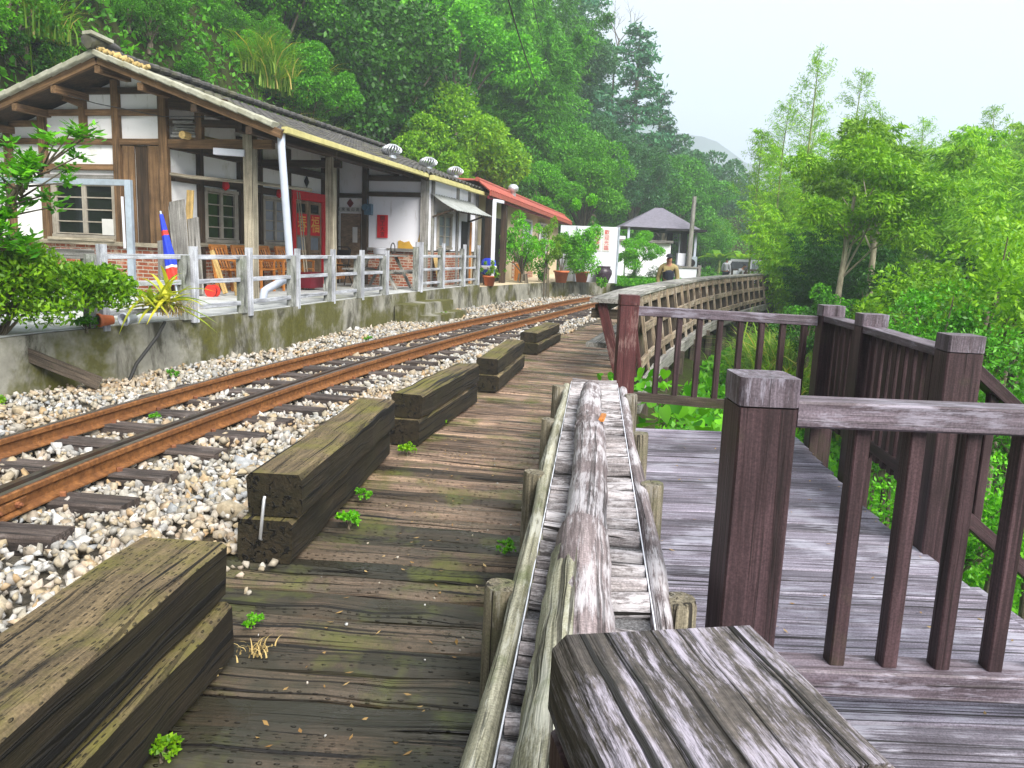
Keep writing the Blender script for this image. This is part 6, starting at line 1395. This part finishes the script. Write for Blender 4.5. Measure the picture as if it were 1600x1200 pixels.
BB = ((12.9, 39, BA1, 1.02, -1.2, 'lf_bamboo', 'bright bamboo clump at the left edge of the grove by the boardwalk bend'), (11.3, 33.5, BA2, .78, -2.0, 'lf_bamboo', 'bright bamboo clump just right of the boardwalk bend'), (9.7, 28, BA3, .72, -2.4, 'lf_bamboo', 'bright bamboo clump left of the pale forked trunk'), (13.2, 30, BA3, 1.0, -2.2, 'lf_bamboo', 'broad bright bamboo clump behind the pale forked trunk'),
      (10.8, 24, BA1, .98, -3, 'lf_bamboo', 'yellow green bamboo clump in the middle of the grove'), (13.2, 23, BA2, 1.0, -3, 'lf_yellow', 'yellowish bamboo clump right of the pale trees'), (15.8, 26, BA3, 1.05, -3, 'lf_bamboo', 'bright bamboo clump at the back right of the grove'), (12.0, 18.5, BA1, .9, -3, 'lf_yellow', 'yellowish bamboo clump at the right edge'), (17.8, 30, BA1, 1.1, -3, 'lf_bamboo', 'far bright bamboo clump at the right edge'), (10.6, 16.2, BA2, .74, -3, 'lf_bamboo', 'near bright bamboo clump above the rounded bush'),
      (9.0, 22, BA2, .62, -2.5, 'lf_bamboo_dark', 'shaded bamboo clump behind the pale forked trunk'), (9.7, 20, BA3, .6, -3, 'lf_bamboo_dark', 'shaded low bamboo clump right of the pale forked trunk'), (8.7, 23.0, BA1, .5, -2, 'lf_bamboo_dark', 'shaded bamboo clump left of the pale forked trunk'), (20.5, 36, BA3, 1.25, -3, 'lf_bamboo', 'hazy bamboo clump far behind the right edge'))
for x, y, p_, sc, z, mt, lb in BB: put(p_, 'bamboo_clump', x, y, lb, 'bamboo', sc, mt, None, z=z)
for k, (x, y, sc) in enumerate(((12.5, 46, .8), (14.5, 47.5, .85), (13.5, 44, .7), (16.5, 44, .95), (19, 42, 1.0), (22, 46, 1.1), (25, 40, 1.05), (16.5, 39, .95), (22, 33, .95))):
    put((BA1, BA2, BA3)[k % 3], 'bamboo_clump', x + (3.5 if y > 43 else 0), y, 'hazy bamboo clump in the back rows of the grove', 'bamboo', sc * 1.15, 'lf_bamboo', 'bamboo in the back rows', z=-2.2)
# front bushes on the right
for x, y, sc, z, mt, lb, p_ in ((6.6, 11.0, 1.5, .0, 'lf_yellow', 'large rounded fine leaved bush filling the right edge below the bamboo', SH2), (5.5, 10.2, 1.1, -.3, 'lf_mid', 'small fine leaved bush left of the large rounded one', SH2), (7.8, 9.6, 1.5, -.7, 'lf_yellow', 'fine leaved bush behind the largest capped post', SH2), (5.7, 8.4, 1.15, -.9, 'lf_mid', 'low bush just beyond the stair handrail', SH2),
                                (8.6, 13.6, 1.2, .1, 'lf_yellow', 'yellow green bush above the large rounded one', SH1), (7.3, 14.6, 1.2, -.1, 'lf_yellow', 'yellow green bush right of the pale forked trunk base', SH1), (9.9, 14.4, 1.5, .3, 'lf_yellow', 'yellow bush at the right edge under the bamboo', SH1), (6.3, 15.6, .9, -.2, 'lf_mid', 'dark leafy bush at the foot of the pale forked trunk', SH1), (5.4, 14.6, .7, -.2, 'lf_dark', 'dark low bush beside the long grass', SH1), (7.6, 16.8, 1.2, -.2, 'lf_dark', 'dark bush between the two pale trunks', SH1), (9.2, 17.4, 1.5, -.4, 'lf_dark', 'dark bush at the right of the second pale trunk', SH1), (6.9, 12.9, 1.0, -.5, 'lf_dark', 'dark bush left of the yellow green bush', SH1), (4.6, 9.4, .7, -1.0, 'lf_bright', 'small bright bush below the right deck railing', SH2), (4.0, 6.6, .8, -1.2, 'lf_bright', 'bright bush just outside the right deck railing', SH2), (4.4, 4.6, .9, -1.6, 'lf_bright', 'bright low bush beside the deck steps', SH2), (5.6, 6.4, 1.1, -1.3, 'lf_mid', 'leafy bush beyond the deck steps', SH2)):
    put(p_, 'shrub', x, y, lb, 'shrub', sc, mt, None, z=z)

# ------------------------------------------------------------------ planting near the buildings
# clipped shrub and small tree at the left front
g = np.random.default_rng(5)
t = thing('clipped_shrub', 'broad clipped bright green shrub in front of the old timber fence', 'shrub', (-4.5, 6.8, .5))
C = []
for (cx, cy, cz, rx_, ry_, rz2) in ((-3.78, 7.3, .93, .26, .24, .2), (-4.2, 6.75, 1.12, .34, .26, .18), (-4.6, 6.5, 1.15, .34, .26, .2), (-4.1, 7.25, .92, .36, .3, .22), (-4.35, 6.95, .98, .42, .34, .27), (-4.62, 6.75, .98, .45, .36, .3), (-4.95, 6.5, 1.0, .45, .36, .32), (-4.2, 6.85, .82, .4, .3, .22), (-4.6, 6.4, .84, .42, .3, .24), (-5.2, 6.2, 1.0, .5, .4, .33), (-3.92, 7.35, .98, .2, .2, .16), (-4.45, 6.6, 1.0, .3, .25, .22)):
    k = 1500; d = nrmz(g.normal(size=(k, 3)) + np.array([0, 0, .3])); C.append(np.array([cx, cy, cz]) + d * np.array([rx_, ry_, rz2]) * (g.uniform(.3, 1.08, k) ** .5)[:, None])
C = np.concatenate(C) + .03 * np.sin(np.concatenate(C)[:, [1, 2, 0]] * 23); v, f = leaf_quads(C - np.array([-4.5, 6.8, .5]), .062 * g.uniform(.6, 1.3, len(C)), .026, nrmz(g.normal(size=(len(C), 3)) + np.array([0, -.2, .45])), .7, .2, g)
np_mesh('foliage', v, f, 'lf_yellow', t); m = MB()
for k in range(16): m.tube([(-4.6 + rnd.uniform(-.1, .1), 6.85, .45), (-4.6 + rnd.uniform(-.6, .6), 6.85 + rnd.uniform(-.3, .4), .95)], [.018, .006], 5)
m.build('stems', 'bark', t)
t = thing('young_tree', 'young glossy leaved tree at the left edge in front of the gable', 'tree', (-4.75, 6.5, .5)); C, D = [], []
m = MB().tube([(-4.45, 6.55, .4), (-4.35, 6.5, 1.1), (-4.1, 6.5, 1.7), (-3.75, 6.5, 2.15)], [.035, .03, .02, .008], 7)
for k in range(52):
    q = g.uniform(0, 1); c = np.array([-4.95 + .75 * q ** 1.3 + g.normal() * .16, 6.5 + g.normal() * .15, 1.15 + 1.05 * q + g.normal() * .07]); m.tube([(-4.4 + .6 * q ** 1.4, 6.5, 1.05 + .9 * q), (c[0] + .5, c[1], c[2] - .05)], [.01, .004], 5)
    nn = 30; az = g.uniform(0, 6.28, nn); dd = np.stack([np.cos(az), np.sin(az), g.uniform(-.1, .9, nn)], 1); dd = nrmz(dd); C.append(c + np.array([.5, 0, -.05]) + dd * .05 + g.normal(size=(nn, 3)) * .03); D.append(dd)
C = np.concatenate(C); D = np.concatenate(D); v, f = leaf_quads(C - np.array([-4.75, 6.5, .5]), .105 * g.uniform(.6, 1.25, len(C)), .034, D, 1.0, .2, g); np_mesh('foliage', v, f, 'lf_bright', t); m.build('trunk', 'bark', t)
t = thing('young_tree', 'small sapling with dark leaves below the left young tree', 'tree', (-5.0, 6.9, .5)); C = g.normal(size=(900, 3)) * np.array([.26, .2, .24]) + np.array([-4.95, 6.9, 1.5])
v, f = leaf_quads(C - np.array([-5.0, 6.9, .5]), .09 * g.uniform(.6, 1.25, len(C)), .032, None, .8, .2, g); np_mesh('foliage', v, f, 'lf_mid', t); MB().tube([(-5.0, 6.9, .4), (-4.95, 6.9, 1.5)], [.02, .01], 6).build('stem', 'bark', t)
# aloe
t = thing('yellow_aloe', 'yellow green aloe spilling over the platform edge', 'aloe', (-3.74, 8.25, .56)); vs, fs = [], []
for k in range(60):
    az = g.uniform(0, 6.28); el = g.uniform(-.2, 1.3); L_ = g.uniform(.3, .6); w_ = g.uniform(.035, .065); d = np.array([math.cos(az), math.sin(az), 0]); sd_ = np.array([-math.sin(az), math.cos(az), 0]); o_ = np.array([g.normal() * .09, g.normal() * .09, .12 + g.uniform(-.02, .14)]); b = len(vs)
    for i in range(6):
        q = i / 5; c = o_ + d * (L_ * q * math.cos(el) ) + np.array([0, 0, L_ * (q * math.sin(el) - .42 * q * q)]); ww = w_ * (1 - q) ** .6 * .5 + .001; vs += [c - sd_ * ww, c + np.array([0, 0, -ww * .6]), c + sd_ * ww]
    for i in range(5): fs += [(b + 3 * i, b + 3 * i + 1, b + 3 * i + 4, b + 3 * i + 3), (b + 3 * i + 1, b + 3 * i + 2, b + 3 * i + 5, b + 3 * i + 4)]
np_mesh('leaves', np.array(vs), np.array(fs), 'lf_aloe', t)
v, f = blades(g, g.normal(size=(90, 3)) * np.array([.08, .08, .01]) + np.array([.14, .04, .05]), .3, .008, 1.6); np_mesh('dry_roots', v, f, 'straw', t)
put(WD2, 'weed', -4.15, 7.6, 'leafy weed between the tipped pots and the leaning plank', 'weed', .16, 'lf_mid', None, z=.52)
for x, y, mat, lb, az in ((-4.02, 7.85, 'terracotta', 'tipped terracotta pot lying on the wall top by the aloe', -2.2), (-3.9, 8.05, 'pvc', 'grey plastic pot lying beside the tipped terracotta pot', -1.9)):
    pr_ = [(.0, 0), (.045, 0), (.06, .12), (.068, .12), (.068, .15), (.055, .15), (.04, .03), (0, .03)]; m = MB(); vs, fs = [], []
    for (r2, z) in pr_:
        for j in range(14):
            a = 2 * math.pi * j / 14; vs.append(V3((x + math.cos(az) * z - math.sin(az) * r2 * math.cos(a), y + math.sin(az) * z + math.cos(az) * r2 * math.cos(a), .575 + r2 * math.sin(a))))
    for i in range(len(pr_) - 1):
        for j in range(14): fs.append((i * 14 + j, i * 14 + (j + 1) % 14, (i + 1) * 14 + (j + 1) % 14, (i + 1) * 14 + j))
    tag(m.add(vs, fs, None, True).build('flower_pot', mat), lb, 'flower pot')
# potted plants along the terrace edge
def pot_plant(x, y, pr, ph, sc, label, mat='lf_bright', szz=1.0, flat_p=None, potmat='terracotta', ns=2600):
    z = .45; t = thing('potted_plant', label, 'potted plant', (x, y, z), 'potted plants along the terrace')
    MB().lathe((x, y, z), [(0, 0), (pr * .7, 0), (pr * .95, ph * .85), (pr * 1.08, ph * .85), (pr * 1.08, ph), (pr * .9, ph), (pr * .85, ph * .8), (0, ph * .8)], 18).build('pot', potmat, t)
    g2 = np.random.default_rng(int(x * 100) % 997); C = []
    for k in range(12):
        c = g2.normal(size=3) * np.array([.46, .46, .42]) * sc; d = nrmz(g2.normal(size=(ns // 12, 3))); C.append(c + d * (g2.uniform(.16, .34) * sc) * g2.uniform(.3, 1, (ns // 12, 1)))
    C = np.concatenate(C); C[:, 2] = C[:, 2] * szz + ph + .66 * sc * szz; v, f = leaf_quads(C, .085 * g2.uniform(.6, 1.3, len(C)), .045, None, .7, .2, g2); np_mesh('foliage', v, f, mat, t)
    m = MB()
    for k in range(5): m.tube([(x, y, z + ph * .8), (x + rnd.uniform(-.3, .3) * sc, y + rnd.uniform(-.3, .3) * sc, z + ph + .8 * sc)], [.02, .008], 5)
    m.build('stem', 'bark', t)
pot_plant(-.72, 21.3, .17, .27, .28, 'small sparse plant in an orange pot just past the white fence end', 'lf_yellow', ns=260)
pot_plant(1.45, 25.7, .24, .38, .92, 'leafy bush in a terracotta pot left of the white panel', 'lf_bright', ns=4800)
pot_plant(2.2, 26.8, .24, .36, 1.2, 'larger leafy bush in a terracotta pot in front of the white panel', 'lf_bright', 1.1, ns=6600)
m = MB().lathe((2.95, 27.05, .45), [(0, 0), (.16, 0), (.2, .05), (.3, .3), (.29, .42), (.22, .5), (.24, .53), (.24, .56), (.19, .56), (.18, .45), (0, .45)], 22); tag(m.build('glazed_jar', 'jar'), 'dark glazed jar standing before the white panel', 'jar')
put(SH1, 'shrub', .2, 24.2, 'tall bushy shrub growing up to the red eave', 'shrub', .95, 'lf_bright', z=.95, sz=1.3)
put(SH1, 'shrub', .95, 25.2, 'yellow tinged shrub right of the tall bushy one under the red eave', 'shrub', .55, 'lf_yellow', z=1.1, sz=1.9)
put(PLM, 'young_tree', 4.5, 30.6, 'small multi stemmed garden tree right of the white panel', 'tree', 1.1, 'lf_bright', z=-.3, sz=.92)
put(SH2, 'shrub', 4.5, 30.4, 'small bright garden bush under the multi stemmed tree', 'shrub', .42, 'lf_mid', z=.35); put(SH2, 'shrub', 5.6, 31.6, 'dark garden bush left of the capped person', 'shrub', .5, 'lf_dark', z=.35); put(SH1, 'shrub', 6.1, 32.6, 'taller garden bush before the kiosk counter', 'shrub', .5, 'lf_mid', z=.5)
n = 9000; px = g.uniform(3.7, 6.8, n); py = g.uniform(29.2, 33.2, n); v, f = leaf_quads(np.stack([px, py, .28 + .28 * g.uniform(0, 1, n)], 1), .12, .06, None, .9, .2, g)
kind(np_mesh('garden_cover', v, f, 'lf_cover'), 'stuff')['label'] = 'bright green low planting beside the white panel'
t = thing('hanging_bag', 'blue and white patterned bag by the orange pot', 'bag', (-.78, 21.9, .8))
MB().lathe((-.78, 21.9, .72), [(0, 0), (.17, .03), (.22, .2), (.19, .4), (.1, .46), (0, .46)], 14).build('bag', 'blue', t); MB().lathe((-.78, 21.88, .88), [(.215, 0), (.235, .05), (.225, .1)], 14).build('pale_band', 'white_cloth', t)
# banana plants by the cars
def banana(x, y, label, sc):
    t = thing('banana_plant', label, 'banana plant', (x, y, -.1)); MB().tube([(x, y, -.2), (x, y, 1.1 * sc)], [.12, .08], 9).build('stem', 'culm', t); vs, fs = [], []
    for k in range(9):
        az = k * 2.4; el = rnd.uniform(.5, 1.2); L_ = rnd.uniform(1.1, 1.6) * sc; d = np.array([math.cos(az), math.sin(az), 0]); sd_ = np.array([-math.sin(az), math.cos(az), 0]); b = len(vs)
        for i in range(8):
            q = i / 7; c = np.array([0, 0, 1.1 * sc]) + d * L_ * q * math.cos(el) + np.array([0, 0, L_ * (q * math.sin(el) - .45 * q * q)]); ww = .24 * sc * math.sin(math.pi * min(1, q * .9 + .06)) ** .7; vs += [c - sd_ * ww + np.array([0, 0, .07]), c, c + sd_ * ww + np.array([0, 0, .07])]
        for i in range(7): fs += [(b + 3 * i, b + 3 * i + 1, b + 3 * i + 4, b + 3 * i + 3), (b + 3 * i + 1, b + 3 * i + 2, b + 3 * i + 5, b + 3 * i + 4)]
    np_mesh('leaves', np.array(vs), np.array(fs), 'lf_bamboo', t)
banana(14.2, 56, 'left banana plant rising behind the white hatchback', 1.25); banana(16.0, 57, 'right banana plant rising behind the white hatchback', 1.2)
# weeds between the planks, sleepers and stones
WD = ((-.70, 5.25, .13, 'bright weed at the far end of the second kerb stack'), (-.80, 3.82, .12, 'weed growing by the side of the second kerb stack'), (-.82, 4.25, .09, 'small weed a little farther along the second kerb stack'), (-.58, 6.2, .1, 'weed at the side of the third kerb stack'), (.0, 3.55, .09, 'mossy weed at the foot of the log barrier'), (-.92, 2.72, .07, 'tiny clover like weed at the end of the front kerb stack'), (-.92, 1.95, .09, 'weed beside the front kerb stack at the bottom edge'),
      (-4.0, 8.6, .13, 'green weed at the foot of the platform wall below the aloe'), (-3.56, 8.1, .12, 'low weed in the stones before the platform wall'), (-4.25, 6.35, .15, 'weed in the stones at the left edge'), (-2.9, 6.9, .1, 'weed tuft between the rails, middle one of three'), (-2.82, 6.1, .09, 'weed tuft between the rails, closest of three'), (-2.66, 8.2, .09, 'weed tuft between the rails, farthest of three'), (-3.2, 11.8, .16, 'weed at the foot of the mossy platform wall'), (-2.75, 15.0, .2, 'weed at the left foot of the platform steps'), (-1.45, 16.2, .24, 'green weeds in front of the lower platform step'), (-1.05, 11.1, .13, 'weed beside the far right rail'), (-2.2, 11.9, .12, 'weed beside the far left rail'))
for i, (x, y, s_, lb) in enumerate(WD): put(WD2, 'weed', x, y, lb, 'weed', s_ * .72, 'lf_bright' if i % 3 else 'lf_yellow', None, z=.02 if y < 8 and x > -1.2 else -.01, dz=.0)
for x, y, lb in ((-1.0, 2.35, 'dry straw tuft in the plank joint by the front kerb stack'), (-.86, 2.55, 'thin dry grass tuft lying on the planks near the front kerb stack')): put(WD1, 'dry_grass', x, y, lb, 'dry grass', .7, 'straw', None, z=0)
n = 420; y = 1.2 + 9 * g.uniform(0, 1, n) ** 1.4; px = np.where(g.uniform(0, 1, n) < .55, -.85 + .05 * y + g.uniform(0, .95, n) ** 2 + .02 * y, fx(y) + .3 + 1.5 * g.uniform(0, 1, n)); px = np.where(y > 6.2, np.minimum(px, .6 + .1 * y), px)
dd = g.normal(size=(n, 3)) * np.array([1, 1, .12]); v, f = leaf_quads(np.stack([px, y, np.full(n, .006)], 1), g.uniform(.012, .035, n), g.uniform(.005, .014, n), nrmz(dd), 3.0, .25, g)
kind(np_mesh('leaf_litter', v, f, 'lf_litter'), 'stuff')['label'] = 'small dry leaves and bits lying on the planks'
# overhead cables
def cable(p, q, sag, rad, label):
    p, q = V3(p), V3(q); m = MB().tube([p.lerp(q, k / 16) - V3((0, 0, sag * math.sin(math.pi * k / 16))) for k in range(17)], rad, 5); tag(m.build('overhead_cable', 'wire'), label, 'cable')
cable((-.6, 12, 5.9), (.75, 33, 7.6), .3, .016, 'thick black overhead cable crossing the trees above the ventilators'); cable((-.2, 14, 6.6), (1.2, 36, 9.2), .3, .009, 'thin overhead cable right of the thick black one'); cable((-11, 12, 5.0), (-10.5, 19, 4.6), .1, .008, 'thin cable in front of the dark bank at the upper left')
for t in PROTO:
    for c in list(t.children): bpy.data.objects.remove(c)
    bpy.data.objects.remove(t)

# ------------------------------------------------------------------ misty air
hz = MB().prism([(-670, -125, -11), (670, -125, -11), (670, 760, -11), (-670, 760, -11)], (0, 0, 150)); hm = NT('mist')
vol = hm.n('VolumePrincipled', {'Color': (.78, .87, .97), 'Density': 0.0021, 'Anisotropy': 0.2}); hm.t.links.new(vol.outputs[0], hm.out.inputs['Volume'])
kind(hz.build('haze', hm.m), 'stuff')
